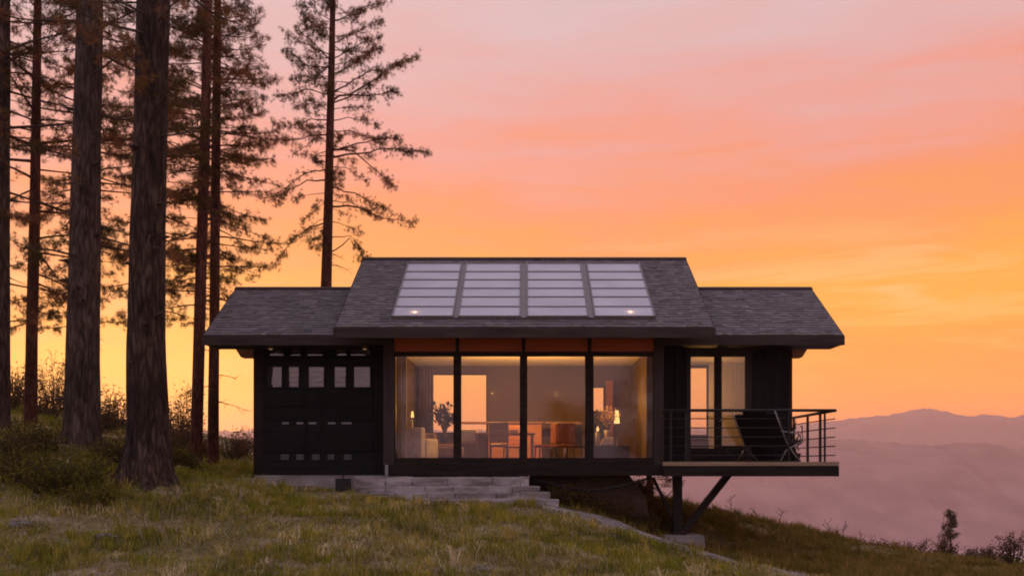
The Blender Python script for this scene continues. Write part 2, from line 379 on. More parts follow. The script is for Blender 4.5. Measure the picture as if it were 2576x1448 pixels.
# ------------------------------------------------------------------ foliage makers
def needles(centers, dirs, n, length, width, spread, cols, jit=.25):
    """each tuft: n thin triangles round its direction"""
    C = np.repeat(np.asarray(centers), n, 0); D = np.repeat(np.asarray(dirs), n, 0); CL = np.repeat(np.asarray(cols), n, 0)
    m = len(C); rnd = NR.normal(size=(m, 3)); rnd /= np.linalg.norm(rnd, axis=1, keepdims=True)
    d = D * (1 - spread) + rnd * spread; d /= np.linalg.norm(d, axis=1, keepdims=True) + 1e-9
    if not np.isscalar(length): length = np.repeat(length, n, 0)
    l = length * (.6 + .8 * NR.random(m)); s = np.cross(d, NR.normal(size=(m, 3))); s /= np.linalg.norm(s, axis=1, keepdims=True) + 1e-9
    base = C + NR.normal(size=(m, 3)) * jit * np.mean(length) * .5
    w = (width * (.7 + .6 * NR.random(m)))[:, None]
    v = np.stack([base - s * w * .5, base + s * w * .5, base + d * l[:, None]], 1).reshape(-1, 3)
    t = np.arange(m * 3).reshape(-1, 3)
    return v, t, CL * (.7 + .6 * NR.random((m, 1)))
def leaves(centers, n, size, spread, cols):
    """diamond leaves scattered round each centre"""
    C = np.repeat(np.asarray(centers), n, 0); CL = np.repeat(np.asarray(cols), n, 0); m = len(C)
    c = C + NR.normal(size=(m, 3)) * spread
    u = NR.normal(size=(m, 3)); u /= np.linalg.norm(u, axis=1, keepdims=True); w = np.cross(u, NR.normal(size=(m, 3))); w /= np.linalg.norm(w, axis=1, keepdims=True)
    s = (size * (.6 + .8 * NR.random(m)))[:, None]
    v = np.stack([c - u * s, c + w * s * .45, c + u * s, c - w * s * .45], 1).reshape(-1, 3)
    k = np.arange(m)[:, None] * 4; t = np.concatenate([k + [0, 1, 2], k + [0, 2, 3]])
    cc = CL * (.65 + .7 * NR.random((m, 1))); return v, t, np.vstack([cc, cc])

def trunk_mesh(name, mat, root, path, rads, seg=28, ridges=.05, flare=None, step=.16):
    """bark-ridged tapering trunk along a path"""
    path = np.array(path, float); cum = np.concatenate([[0], np.cumsum(np.linalg.norm(np.diff(path, axis=0), axis=1))])
    n = max(8, int(cum[-1] / step)); t = np.linspace(0, cum[-1], n)
    C = np.stack([np.interp(t, cum, path[:, k]) for k in range(3)], 1); r = np.interp(t, cum, rads)
    th = np.linspace(0, 2 * PI, seg, endpoint=False)
    T, TH = np.meshgrid(t, th, indexing='ij')
    sd = R.random() * 50
    rr = r[:, None] * (1 + ridges * (np.abs(np.sin(TH * seg / 4 + 3 * vnoise(T * .6 + sd, TH * 0 + 1) + TH * 2)) - .5)
                       + ridges * 2.2 * (fbm(np.cos(TH) * 2.2 + sd, T * .7 + np.sin(TH) * 2.2) - .47))
    if flare:
        amp, hgt, lobes = flare
        lob = np.zeros_like(TH)
        for a0, w in lobes: lob += np.exp(-((np.angle(np.exp(1j * (TH - a0)))) / w) ** 2)
        rr = rr + r[0] * amp * np.exp(-T / hgt) * (.35 + .65 * lob)
    V = np.stack([C[:, 0:1] + rr * np.cos(TH), C[:, 1:2] + rr * np.sin(TH), C[:, 2:3] + 0 * TH], -1).reshape(-1, 3)
    i, j = np.meshgrid(np.arange(n - 1), np.arange(seg), indexing='ij'); j2 = (j + 1) % seg
    a = i * seg + j; b = i * seg + j2; c = b + seg; d = a + seg
    tri = np.concatenate([np.stack([a, b, c], -1).reshape(-1, 3), np.stack([a, c, d], -1).reshape(-1, 3)])
    return arr_obj(name, V, tri, mat, root, smooth=True)

def limb_path(p0, az, length, up, droop, n=7, wig=.06, tipup=0.0):
    pts = [Vector(p0)]; d = Vector((math.cos(az), math.sin(az), up)).normalized(); st = length / (n - 1)
    for k in range(1, n):
        f = k / (n - 1)
        d = (d + Vector((R.uniform(-wig, wig) * 2, R.uniform(-wig, wig) * 2, -droop * .35 + tipup * f * .5 + R.uniform(-wig, wig)))).normalized()
        pts.append(pts[-1] + d * st)
    return pts

PINE_COLS = [(.20, .105, .042), (.12, .08, .03), (.26, .12, .055), (.10, .07, .028)]  # orange backlight glow is put into these needle colours
def grow_limbs(limbs, mbw, tufts, dens=1.0, leafy=(.3, 1.0), sub=.32, rad=.035, cols=PINE_COLS):
    """limbs: list of point lists. adds wood to mbw and tufts (center, dir, colour)"""
    for pts in limbs:
        L = sum((pts[k + 1] - pts[k]).length for k in range(len(pts) - 1)); n = len(pts)
        r0 = max(.012, rad * min(1.3, L / 2.5))
        mbw.tube(pts, [r0 * (1 - .85 * k / (n - 1)) for k in range(n)], 5, caps=False)
        col = np.array(R.choice(cols)); ns = max(3, int(L / .125 * dens))
        for _ in range(ns):
            f = leafy[0] + (leafy[1] - leafy[0]) * R.random() ** .8
            q = f * (n - 1); k = min(int(q), n - 2); p = pts[k].lerp(pts[k + 1], q - k); d = (pts[k + 1] - pts[k]).normalized()
            side = d.cross(Vector((0, 0, 1)))
            side = (side.normalized() if side.length > 1e-3 else Vector((1, 0, 0))) * R.choice((-1, 1))
            sl = sub * L ** .5 * R.uniform(.35, 1.0) * (1.15 - .6 * f)
            sd = (d * R.uniform(.4, 1.0) + side * R.uniform(.4, 1.0) + Vector((0, 0, R.uniform(-.5, .35)))).normalized()
            sp = [p, p + sd * sl * .5 + Vector((0, 0, R.uniform(-.05, .05))), p + sd * sl + Vector((0, 0, R.uniform(-.12, .08)))]
            mbw.tube(sp, [.011, .008, .004], 3, caps=False)
            for q2 in (.35, .55, .75, .9, 1.0):
                if R.random() < .85: tufts.append((sp[0].lerp(sp[2], q2) + Vector((R.gauss(0, .06), R.gauss(0, .06), R.gauss(0, .06))), sd, col * R.uniform(.75, 1.25)))
        tufts.append((pts[-1], (pts[-1] - pts[-2]).normalized(), col))
def tuft_obj(name, tufts, parent, n=9, length=.17, width=.016, spread=.6, mat='needle'):
    c = np.array([t[0] for t in tufts]); dd = np.array([t[1] for t in tufts]); cl = np.array([t[2] for t in tufts])
    v, t, k = needles(c, dd, n, length, width, spread, cl)
    return arr_obj(name, v, t, MAT[mat], parent, cols=k)

def pine(label, base_px, d, path_px, widths_px, barkk, limb_specs, group, flare=None, seg=26, ridges=.05, sink=.35, tuft=(15, .115, .0085), dens=1.0, top_h=None, cat='tree', name='tall_pine', rad=.035, sub=.32):
    b = Vector(P(base_px[0], base_px[1], d)); base = Vector((b.x, b.y, gz(b.x, b.y)))
    root = thing(name, label, cat, base, group)
    pts = [(base.x, base.y, base.z - sink)] + [P(x, y, d) for x, y in path_px]
    rads = [w / 2 / F * d for w in widths_px]
    trunk_mesh('trunk', MAT[barkk], root, pts, rads, seg, ridges, flare)
    parr = np.array(pts)
    def at(z): return Vector((np.interp(z, parr[:, 2], parr[:, 0]), np.interp(z, parr[:, 2], parr[:, 1]), z)), float(np.interp(z, parr[:, 2], rads))
    wood = MB(); tufts = []
    for spec in limb_specs:
        kind = spec[0]
        if kind == 'auto':      # ('auto', z0, z1, count, L0, L1, up, droop, leafy, dens)
            _, z0, z1, cnt, L0, L1, up, droop, leafy, dn = spec
            limbs = []
            for k in range(cnt):
                f = (k + R.random()) / cnt; z = z0 + (z1 - z0) * f; p, r = at(z); az = R.uniform(0, 2 * PI)
                limbs.append(limb_path(p, az, (L0 + (L1 - L0) * f) * R.uniform(.55, 1.15), up + R.uniform(-.15, .15), droop, tipup=.35))
            grow_limbs(limbs, wood, tufts, dn * dens, leafy, rad=rad, sub=sub)
        elif kind == 'bare':    # dead lower twigs
            _, z0, z1, cnt, L = spec
            for k in range(cnt):
                z = R.uniform(z0, z1); p, r = at(z); az = R.uniform(0, 2 * PI); pts2 = limb_path(p, az, L * R.uniform(.4, 1.2), R.uniform(-.2, .3), .25, wig=.12)
                wood.tube(pts2, [.018 * (1 - .8 * q / 6) for q in range(7)], 4, caps=False)
                for q in range(3):
                    s0 = pts2[R.randint(2, 5)]; wood.tube([s0, s0 + Vector((R.uniform(-.3, .3), R.uniform(-.3, .3), R.uniform(-.25, .1)))], [.008, .003], 3, caps=False)
        elif kind == 'stub':    # snapped-off branch stubs and knots
            _, z0, z1, cnt = spec
            for k in range(cnt):
                z = R.uniform(z0, z1); p, r = at(z); az = R.uniform(PI, 2 * PI) if R.random() < .6 else R.choice((0, PI)) + R.uniform(-.4, .4); dv = Vector((math.cos(az), math.sin(az), R.uniform(-.1, .35))); l = R.uniform(.05, .28)
                wood.tube([p + dv * r * .8, p + dv * (r + l * .5), p + dv * (r + l) + Vector((0, 0, R.uniform(-.05, .03)))], [.055, .032, .012], 7)
        elif kind == 'px':      # explicit limbs seen in the photo: (y on trunk, [(x,y)...]) at this depth, bent a little in depth
            _, ys, way, leafy, dn = spec
            z = PZ(ys, d); p, r = at(z); dep = R.uniform(-.9, .9); pts2 = [p]
            for q, (x, y) in enumerate(way):
                pts2.append(Vector(P(x, y, d + dep * (q + 1) / len(way))))
            fine = []
            for q in range(len(pts2) - 1):
                for s in (0, .33, .66): fine.append(pts2[q].lerp(pts2[q + 1], s) + Vector((R.gauss(0, .02), R.gauss(0, .03), R.gauss(0, .025))))
            fine.append(pts2[-1]); grow_limbs([fine], wood, tufts, dn * dens, leafy, rad=rad, sub=sub)
    if wood.v: wood.build('branches', MAT['bark_glow_red' if barkk == 'bark_glow_red' else 'twig'], root)
    if tufts: tuft_obj('crown', tufts, root, *tuft)
    return root

# ------------------------------------------------------------------ the big pines on the left
GP = 'tall pines on the left of the cabin'
pine('thickest dark brown pine trunk with flared roots left of the cabin', (370, 1195), 20.0,
     [(372, 1190), (374, 1100), (368, 900), (371, 600), (380, 300), (386, 0), (392, -600), (396, -1300)], [112, 108, 100, 92, 84, 80, 77, 55, 8], 'bark_brown',
     [('auto', 6.2, 9.4, 12, 2.2, 2.4, .05, .25, (.35, 1), .8), ('auto', 9.4, 18, 26, 3.0, 1.0, .1, .2, (.3, 1), .7), ('bare', 2.6, 7.0, 12, 1.1), ('stub', 1.2, 8, 12)], GP,
     flare=(1.15, .42, [(-.35, .26), (3.45, .28), (-1.25, .22), (-2.1, .24), (1.5, .5)]), seg=44, ridges=.07)
pine('second thick pine trunk with grey bark, its foot behind the green bush', (205, 1105), 23.0,
     [(206, 1100), (208, 900), (213, 600), (220, 300), (226, 0), (233, -500), (240, -1100)], [94, 88, 79, 72, 65, 60, 46, 8], 'bark_grey',
     [('auto', 4.6, 8.0, 12, 2.2, 2.6, .0, .3, (.4, 1), .8), ('auto', 8, 19, 36, 3.0, 1.2, .1, .2, (.3, 1), .8), ('bare', 2.4, 6, 12, 1.0), ('stub', 1.4, 8, 12)], GP,
     flare=(.35, .5, [(-.3, .4), (3.3, .4), (-1.5, .5)]), seg=40, ridges=.06)
pine('pine trunk cut by the left edge of the picture', (-8, 1076), 25.0,
     [(-8, 1070), (-6, 800), (-4, 500), (0, 200), (3, -100), (8, -700), (12, -1100)], [66, 62, 56, 52, 46, 40, 22, 6], 'bark_grey',
     [('auto', 3.2, 7.0, 12, 2.0, 2.6, .0, .3, (.35, 1), .9), ('auto', 7, 18, 40, 3.2, 1.2, .1, .2, (.25, 1), .9), ('bare', 1.6, 5, 10, 1.0)], GP, seg=30)
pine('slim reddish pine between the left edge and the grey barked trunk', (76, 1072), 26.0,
     [(77, 1065), (80, 850), (86, 600), (91, 300), (95, 0), (99, -500), (102, -900)], [36, 31, 28, 26, 22, 18, 12, 4], 'bark_glow_red',
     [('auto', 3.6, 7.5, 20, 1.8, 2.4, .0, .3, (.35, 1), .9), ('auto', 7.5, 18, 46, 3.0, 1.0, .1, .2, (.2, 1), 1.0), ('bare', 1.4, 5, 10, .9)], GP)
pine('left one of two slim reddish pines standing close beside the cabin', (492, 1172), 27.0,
     [(493, 1165), (497, 1000), (505, 700), (514, 400), (520, 150), (526, -150), (530, -500)], [36, 31, 29, 27, 25, 22, 16, 4], 'bark_glow_red',
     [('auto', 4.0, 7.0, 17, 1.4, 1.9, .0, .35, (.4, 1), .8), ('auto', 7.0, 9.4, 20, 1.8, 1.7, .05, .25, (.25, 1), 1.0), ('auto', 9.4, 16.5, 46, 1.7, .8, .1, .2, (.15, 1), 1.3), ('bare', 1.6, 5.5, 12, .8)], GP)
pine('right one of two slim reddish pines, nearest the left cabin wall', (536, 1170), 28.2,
     [(536, 1165), (537, 1000), (540, 700), (543, 400), (546, 150), (550, -150), (553, -450)], [34, 29, 26, 24, 22, 19, 14, 4], 'bark_glow_red',
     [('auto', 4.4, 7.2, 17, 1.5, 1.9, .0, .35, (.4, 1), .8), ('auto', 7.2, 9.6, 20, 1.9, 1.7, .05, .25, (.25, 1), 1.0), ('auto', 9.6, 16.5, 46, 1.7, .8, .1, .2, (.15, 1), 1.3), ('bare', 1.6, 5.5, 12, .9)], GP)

# the single pine behind the left wing, limb by limb
PXL = [(640, [(880, 600), (905, 635), (915, 655)], (.3, 1), .8), (600, [(880, 590), (925, 645)], (.5, 1), .8), (520, [(900, 520), (960, 548), (1045, 560)], (.35, 1), 1.1), (470, [(890, 482), (940, 512), (985, 530)], (.2, .9), 1.0),
       (505, [(880, 510), (930, 530)], (.2, 1), .7), (400, [(900, 385), (990, 375), (1072, 382)], (.35, 1), 1.6), (380, [(900, 362), (960, 350), (1010, 352)], (.4, 1), 1.3), (372, [(890, 380), (950, 430), (985, 465)], (.5, 1), 1.0),
       (420, [(880, 425), (920, 455)], (.4, 1), .6), (300, [(900, 300), (950, 318)], (.3, 1), 1.0), (330, [(890, 330), (950, 350)], (.3, 1), 1.1), (255, [(900, 225), (970, 180), (1050, 140)], (.3, 1), 1.5), (240, [(890, 200), (950, 175), (1010, 160)], (.3, 1), 1.4),
       (262, [(890, 240), (960, 240), (1000, 232)], (.3, 1), 1.2), (190, [(890, 160), (940, 120)], (.2, 1), 1.4), (150, [(890, 120), (960, 92)], (.2, 1), 1.5), (110, [(890, 85), (955, 50)], (.2, 1), 1.6), (60, [(890, 30), (968, 5)], (.2, 1), 1.5), (90, [(880, 90), (930, 100)], (.2, 1), 1.4),
       (560, [(780, 570), (730, 610), (690, 665)], (.45, 1), 1.2), (550, [(790, 560), (760, 590)], (.4, 1), .8), (452, [(775, 455), (710, 490), (655, 500)], (.45, 1), 1.0), (430, [(790, 430), (730, 460), (700, 510)], (.3, 1), 1.0), (500, [(800, 520), (760, 560)], (.5, 1), .8),
       (340, [(780, 345), (720, 355), (660, 370)], (.35, 1), 1.1), (355, [(790, 355), (740, 385)], (.3, 1), 1.0), (300, [(780, 300), (730, 320), (690, 312)], (.3, 1), 1.2), (240, [(780, 222), (740, 235), (690, 240)], (.3, 1), 1.5), (262, [(780, 262), (740, 270)], (.3, 1), 1.3),
       (205, [(780, 170), (740, 140), (722, 128)], (.2, 1), 1.5), (160, [(790, 110), (750, 70)], (.2, 1), 1.3), (100, [(800, 70), (760, 30)], (.2, 1), 1.4), (60, [(790, 20), (745, 15)], (.2, 1), 1.5), (190, [(790, 190), (745, 195)], (.2, 1), 1.3)]
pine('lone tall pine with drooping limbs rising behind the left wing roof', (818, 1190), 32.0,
     [(818, 1180), (820, 720), (826, 500), (832, 250), (837, 0), (842, -250), (845, -480)], [34, 31, 27, 22, 18, 13, 7, 2], 'bark_glow_red',
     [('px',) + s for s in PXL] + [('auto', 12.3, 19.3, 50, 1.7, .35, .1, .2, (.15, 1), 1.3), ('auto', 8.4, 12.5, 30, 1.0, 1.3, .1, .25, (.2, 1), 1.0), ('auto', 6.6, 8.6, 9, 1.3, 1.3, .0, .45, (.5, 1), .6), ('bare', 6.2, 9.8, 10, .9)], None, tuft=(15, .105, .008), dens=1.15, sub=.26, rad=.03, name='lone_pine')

# pines further back whose crowns fill the gaps
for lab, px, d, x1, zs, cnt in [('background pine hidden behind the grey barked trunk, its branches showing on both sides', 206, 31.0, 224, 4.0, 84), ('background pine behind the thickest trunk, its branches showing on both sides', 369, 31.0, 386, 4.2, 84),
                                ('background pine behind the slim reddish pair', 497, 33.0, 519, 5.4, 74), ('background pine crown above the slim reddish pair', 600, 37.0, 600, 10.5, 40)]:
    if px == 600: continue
    pine(lab, (px, 1120), d, [(px, 1100), ((px + x1) / 2 + 1, 500), (x1, 0), (x1 + 5, -400)], [15, 14, 12, 9, 3], 'bark_glow_red',
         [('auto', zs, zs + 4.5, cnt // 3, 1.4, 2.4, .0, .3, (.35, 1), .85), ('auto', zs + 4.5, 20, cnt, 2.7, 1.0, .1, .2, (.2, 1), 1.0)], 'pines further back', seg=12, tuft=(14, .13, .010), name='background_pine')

# ------------------------------------------------------------------ shrubs
def shrub(name, label, cat, x, y, h, w, nst, leafn, size, cols, group=None, spread=.09, depth=None, wood='twig', leaf_from=.3):
    base = Vector((x, y, gz(x, y))); root = thing(name, label, cat, base, group)
    mb = MB(); cen = []; cl = []
    for k in range(nst):
        az = R.uniform(0, 2 * PI); rr = R.random() ** .5 * w * .5; tip = Vector((base.x + math.cos(az) * rr, base.y + math.sin(az) * rr * (depth or 1), base.z + h * R.uniform(.45, 1.0) * (1 - .35 * (rr / (w * .5)) ** 2)))
        b0 = Vector((base.x + math.cos(az) * rr * .3, base.y + math.sin(az) * rr * .3, gz(base.x + math.cos(az) * rr * .3, base.y) - .1))
        mid = b0.lerp(tip, .5) + Vector((R.uniform(-.1, .1), R.uniform(-.1, .1), .05 * h))
        pts = [b0, b0.lerp(mid, .5), mid, mid.lerp(tip, .5) + Vector((R.uniform(-.05, .05),) * 3), tip]
        mb.tube(pts, [.014, .012, .01, .007, .004], 4, caps=False)
        for q in range(4):
            s0 = pts[R.randint(1, 3)]; e = s0 + Vector((R.uniform(-.3, .3), R.uniform(-.3, .3), R.uniform(.05, .3))) * (h * .5)
            mb.tube([s0, e], [.007, .003], 3, caps=False)
            cen.append(e); cl.append(R.choice(cols)); cen.append(s0.lerp(e, .6)); cl.append(R.choice(cols))
        for q in range(5):
            f = R.uniform(leaf_from, 1); kk = f * 4; i0 = min(int(kk), 3)
            cen.append(pts[i0].lerp(pts[i0 + 1], kk - i0)); cl.append(R.choice(cols))
    mb.build('stems', MAT[wood], root)
    v, t, c = leaves(np.array(cen), leafn, size, spread, np.array(cl)); arr_obj('foliage', v, t, MAT['leaf'], root, cols=c)
    return root
GREEN = [(.14, .125, .022), (.20, .155, .03), (.09, .088, .018)]
DARKB = [(.085, .055, .028), (.06, .048, .024), (.11, .062, .035)]
p = P(150, 1150, 19.3); shrub('green_bush', 'low yellow green bush in front of the grey barked pine', 'bush', p[0], p[1], .9, 2.3, 60, 6, .03, GREEN, spread=.13)
p = P(215, 1150, 18.6); shrub('green_bush', 'small olive bush at the left foot of the thickest pine', 'bush', p[0] + .1, p[1], .42, 1.1, 24, 8, .028, GREEN)
p = P(30, 1140, 19.6); shrub('green_bush', 'dark low bush at the left edge of the picture', 'bush', p[0], p[1], .65, 1.7, 34, 6, .03, DARKB + GREEN, spread=.13)
for px, py_, d, h, w_, lab in [(95, 1110, 21.8, .75, 1.5, 'dark scrub in front of the slim left pine'), (292, 1130, 21.6, .8, 1.0, 'dark scrub between the feet of the two thickest trunks'), (448, 1165, 23.5, .55, 1.1, 'dark scrub right of the flared foot of the thickest trunk'), (10, 1150, 20.5, .8, 1.3, 'dark scrub at the left edge below the cut pine')]:
    shrub('scrub_bush', lab, 'bush', PXX(px, d), d, h, w_, 34, 6, .03, [(.10, .08, .022), (.075, .062, .02), (.13, .09, .03)], None, spread=.12)
bgs = [(40, 34, 1.6, 1.5, 'brushy shrub against the sky between the left edge and the slim pine'), (130, 34.5, 2.2, 1.6, 'tall loose shrub against the sky right of the slim left pine'), (165, 36, 1.5, 1.2, 'brown shrub against the sky beside the grey barked trunk'), (268, 34, 1.7, 1.5, 'shrub against the sky between the two thickest trunks'),
       (300, 33, 1.3, 1.0, 'small shrub against the sky close left of the thickest trunk'), (440, 33, 1.9, 1.4, 'shrub against the sky right of the thickest trunk'), (465, 32, 1.4, 1.2, 'shrub with a gap under it left of the slim pair'), (585, 33, 1.25, 1.3, 'twiggy shrub between the slim pair and the cabin wall'), (612, 34.5, 1.0, .9, 'small twiggy shrub close beside the left cabin wall')]
bgs += [(20, 31, 1.3, 1.4, 'dark shrub low at the left edge behind the cut pine'), (110, 31, 1.2, 1.5, 'rounded shrub right of the slim left pine, in front of the tall loose one'), (255, 31, 1.2, 1.2, 'dark shrub low between the two thickest trunks'), (425, 30.5, 1.0, 1.3, 'rounded dark shrub close right of the thickest trunk'), (470, 34, 2.4, 1.0, 'tall thin shrub just left of the slim pair'), (515, 31, 1.0, 1.0, 'shrub between the feet of the slim pair')]
for px, d, h, w, lab in bgs:
    x = PXX(px, d); shrub('shrub', lab, 'shrub', x, d, h, w, 24, 3, .04, [(.14, .085, .04), (.10, .07, .032), (.18, .09, .05)], 'shrubs along the ridge behind the trees', spread=.12)  # warm leaf tint holds the orange sky light shining through
# right-hand slope
for px, d, h, w, lab in [(2300, 32.5, .75, 1.5, 'leftmost dark bush on the right hand crest, under the little conifer'), (2375, 33, 1.0, 1.2, 'dark bush on the crest just left below the little conifer'), (2450, 33, .7, 1.2, 'low bush on the crest right of the little conifer'), (2490, 34, .75, .7, 'small bush standing alone on the crest near the right edge'), (2545, 31, 1.35, 1.1, 'tall twiggy bush at the right edge of the picture')]:
    x = PXX(px, d); shrub('crest_bush', lab, 'bush', x, d, h, w, 20, 5, .035, DARKB + [(.10, .055, .03)], 'bushes on the right crest', spread=.07)
x = PXX(2235, 30); shrub('grassy_mound', 'rounded olive brown bush on the right crest', 'bush', x, 31, .35, 1.2, 26, 9, .035, [(.11, .075, .03), (.09, .065, .03)], None)
x = PXX(1632, 28.5); 
r_ = thing('young_tree', 'small bare tree seen under the cabin beside the thin brace', 'tree', (x, 28.5, gz(x, 28.5)))
mb = MB(); mb.tube([(x, 28.5, gz(x, 28.5) - .2), (x + .02, 28.5, gz(x, 28.5) + .5), (x - .05, 28.5, 0.1)], [.17, .09, .05], 8); mb.build('trunk', MAT['twig'], r_)
mb = MB(); tf = []
grow_limbs([limb_path((x, 28.5, gz(x, 28.5) + .25 + .07 * k), R.uniform(0, 6.28), R.uniform(.4, .9), .1, .2) for k in range(9)], mb, tf, .8)
mb.build('branches', MAT['twig'], r_); tuft_obj('crown', tf, r_, 7, .09, .014)
x = PXX(1590, 28); shrub('dry_shrub', 'dry pinkish shrub behind the right end of the brown skirt', 'shrub', x + .1, 28, .5, 1.2, 24, 7, .03, [(.16, .10, .075), (.12, .07, .05)], None)
for px, py_, d, lab in [(1420, 1256, 23.0, 'leftmost dark undergrowth bush beside the lowest stone step'), (1480, 1272, 23.1, 'dark undergrowth bush below the sag of the slung cable'), (1545, 1290, 23.2, 'dark undergrowth bush below the right half of the brown skirt'), (1610, 1310, 23.4, 'dark undergrowth bush at the lower right end of the brown skirt'), (1665, 1325, 24.2, 'dark undergrowth bush close left of the deck post')]:
    shrub('undergrowth_bush', lab, 'bush', PXX(px, d), d, .5, 1.15, 26, 8, .03, [(.10, .065, .022), (.07, .052, .02), (.13, .085, .03)], 'undergrowth bushes under the cabin', spread=.07)
# little conifer
x, y = PXX(2390, 42), 42.0; zb = gz(x, y)
r_ = thing('young_conifer', 'little dark conifer alone in front of the misty valley', 'tree', (x, y, zb)); ztop = PZ(1284, y); zc = PZ(1356, y)
mb = MB(); mb.tube([(x, y, zb - .2), (x, y, zc), (x, y, ztop)], [.04, .035, .008], 7); mb.build('trunk', MAT['twig'], r_)
mb = MB(); tf = []
lim = []
for k in range(34):
    f = (k + .5) / 34; z = zc + (ztop - zc) * f; lim.append(limb_path((x, y, z), R.uniform(0, 2 * PI), (.36 * (1 - f) + .06) * R.uniform(.7, 1.2), .25, .1, n=4))
grow_limbs(lim, mb, tf, 1.2, (.2, 1), sub=.22, rad=.012, cols=[(.13, .095, .07), (.15, .11, .08)]); mb.build('branches', MAT['twig'], r_); tuft_obj('crown', tf, r_, 9, .1, .016)  # crown colours paled to hold the haze in front of the tree
# dry weed stalks on the crest
for k, (px, d, h) in enumerate([(1838, 29, .55), (1905, 29.5, .3), (1960, 29.5, .42), (2085, 30, .36), (2120, 30, .45), (2165, 30.5, .36), (2190, 31, .4), (2215, 31, .42), (1775, 28.5, .3)]):
    x = PXX(px, d); z = gz(x, d); mb = MB(); top = (x + R.uniform(-.1, .1), d, z + h); mb.tube([(x, d, z - .1), (x + R.uniform(-.04, .04), d, z + h * .5), top], [.012, .009, .005], 5)
    for q in range(6):
        f = R.uniform(.35, 1); s0 = Vector((x, d, z)).lerp(Vector(top), f); e = s0 + Vector((R.uniform(-.14, .14), R.uniform(-.1, .1), R.uniform(.04, .16))); mb.tube([s0, e], [.006, .003], 4)
        mb.lathe(e, [(.001, -.015), (.014, 0), (.012, .015), (.001, .03)], 5)
    o = mb.build('weed_stalk', MAT['twig']); props(o, 'thin dry weed stalk standing on the right hand slope', 'weed', 'dry weed stalks on the slope')

# ------------------------------------------------------------------ grass
def in_path(x, y):
    c = 0 * y; return np.abs(x - c) < .34
PATHPTS = np.array([P(1385, 1264, 21.2)[:2], P(1470, 1288, 21.0)[:2], P(1560, 1320, 20.8)[:2], P(1680, 1372, 20.5)[:2], P(1775, 1398, 20.3)[:2], P(1900, 1440, 20.0)[:2], P(2020, 1480, 19.6)[:2]])
def path_dist(x, y):
    best = np.full(np.shape(x), 9e9)
    for k in range(len(PATHPTS) - 1):
        a, b = PATHPTS[k], PATHPTS[k + 1]; ab = b - a; t = np.clip(((x - a[0]) * ab[0] + (y - a[1]) * ab[1]) / (ab @ ab), 0, 1)
        best = np.minimum(best, np.hypot(x - a[0] - t * ab[0], y - a[1] - t * ab[1]))
    return best
GPAL = np.array([(.29, .26, .04), (.20, .215, .025), (.38, .31, .085), (.62, .51, .32), (.135, .15, .022), (.44, .33, .08)])
def slope_dark(x, y):                        # grass colours turn darker and browner past the path
    edge = np.interp(y, [17, 19.6, 20, 20.4, 21, 24, 30], [6.5, 5.4, 4.6, 3.4, 1.0, .5, -1])
    return np.clip((x - edge) / .6, 0, 1)
def grass_tufts(name, n, y0, y1, label):
    y = np.sqrt(y0 ** 2 + (y1 ** 2 - y0 ** 2) * NR.random(n)); x = y * (((-120 + NR.random(n) * 2850) - CX) / F)
    keep = ~((x > -6.9) & (x < .3) & (y > 21.6) & (y < 29.2)) & (path_dist(x, y) > .36) & ~((x > -4) & (x < 1) & (y > 21.4) & (y < 22.6)) & (NR.random(n) < np.clip((fbm(x * .9 + 3, y * .9 + 77, 3) - .34) * 5, .04, 1))
    x, y = x[keep], y[keep]; n = len(x); nb = 16
    tone = fbm(x * .5 + 61, y * .5 + 13, 3); sdk = slope_dark(x, y)
    kind = np.where(NR.random(n) < np.clip((tone - .36) * 3.2, .05, .8), np.where(NR.random(n) < .5, 2, 3), np.where(NR.random(n) < .5, 0, np.where(NR.random(n) < .6, 1, 5)))
    col = GPAL[kind] * (.7 + .6 * NR.random((n, 1))); dk = np.array([(.20, .15, .035), (.14, .12, .026), (.27, .18, .06)])[NR.integers(0, 3, n)]
    col = col * (1 - sdk[:, None]) + dk * sdk[:, None]
    hh = .09 + .27 * NR.random(n) ** 2 + .06 * sdk; flat = (kind == 3) * .55
    X = np.repeat(x, nb); Y = np.repeat(y, nb); H = np.repeat(hh, nb) * (.5 + .7 * NR.random(n * nb)); m = n * nb
    az = NR.random(m) * 2 * PI; rad = NR.random(m) ** .5 * .07; lean = .2 + .7 * NR.random(m) + np.repeat(flat, nb)
    X = X + np.cos(az) * rad; Y = Y + np.sin(az) * rad; Z = ground_z(X, Y) - .01; w = .010 * (.6 + .8 * NR.random(m)) * (Y / 17)
    a2 = az + NR.normal(size=m) * .5; dx, dy = np.cos(a2), np.sin(a2); b0 = np.stack([X, Y, Z], 1); sd = np.stack([-dy * w, dx * w * .3 + w * .2, 0 * w], 1) * .5; sd[:, 0] = np.where(np.abs(sd[:, 0]) < w * .25, w * .3, sd[:, 0])
    mid = b0 + np.stack([dx * H * lean * .3, dy * H * lean * .3, H * .58], 1); tip = b0 + np.stack([dx * H * lean, dy * H * lean, H * np.clip(1 - .45 * lean, .15, 1)], 1)
    v = np.stack([b0 - sd, b0 + sd, mid - sd * .8, mid + sd * .8, tip], 1).reshape(-1, 3); k = np.arange(m)[:, None] * 5
    t = np.stack([k + [0, 1, 3], k + [0, 3, 2], k + [2, 3, 4]], 1).reshape(-1, 3)
    c = np.repeat(np.repeat(col, nb, 0) * (.8 + .4 * NR.random((m, 1))), 3, 0)
    props(arr_obj(name, v, t, MAT['grass'], None, cols=c), label, 'grass', None, 'stuff')
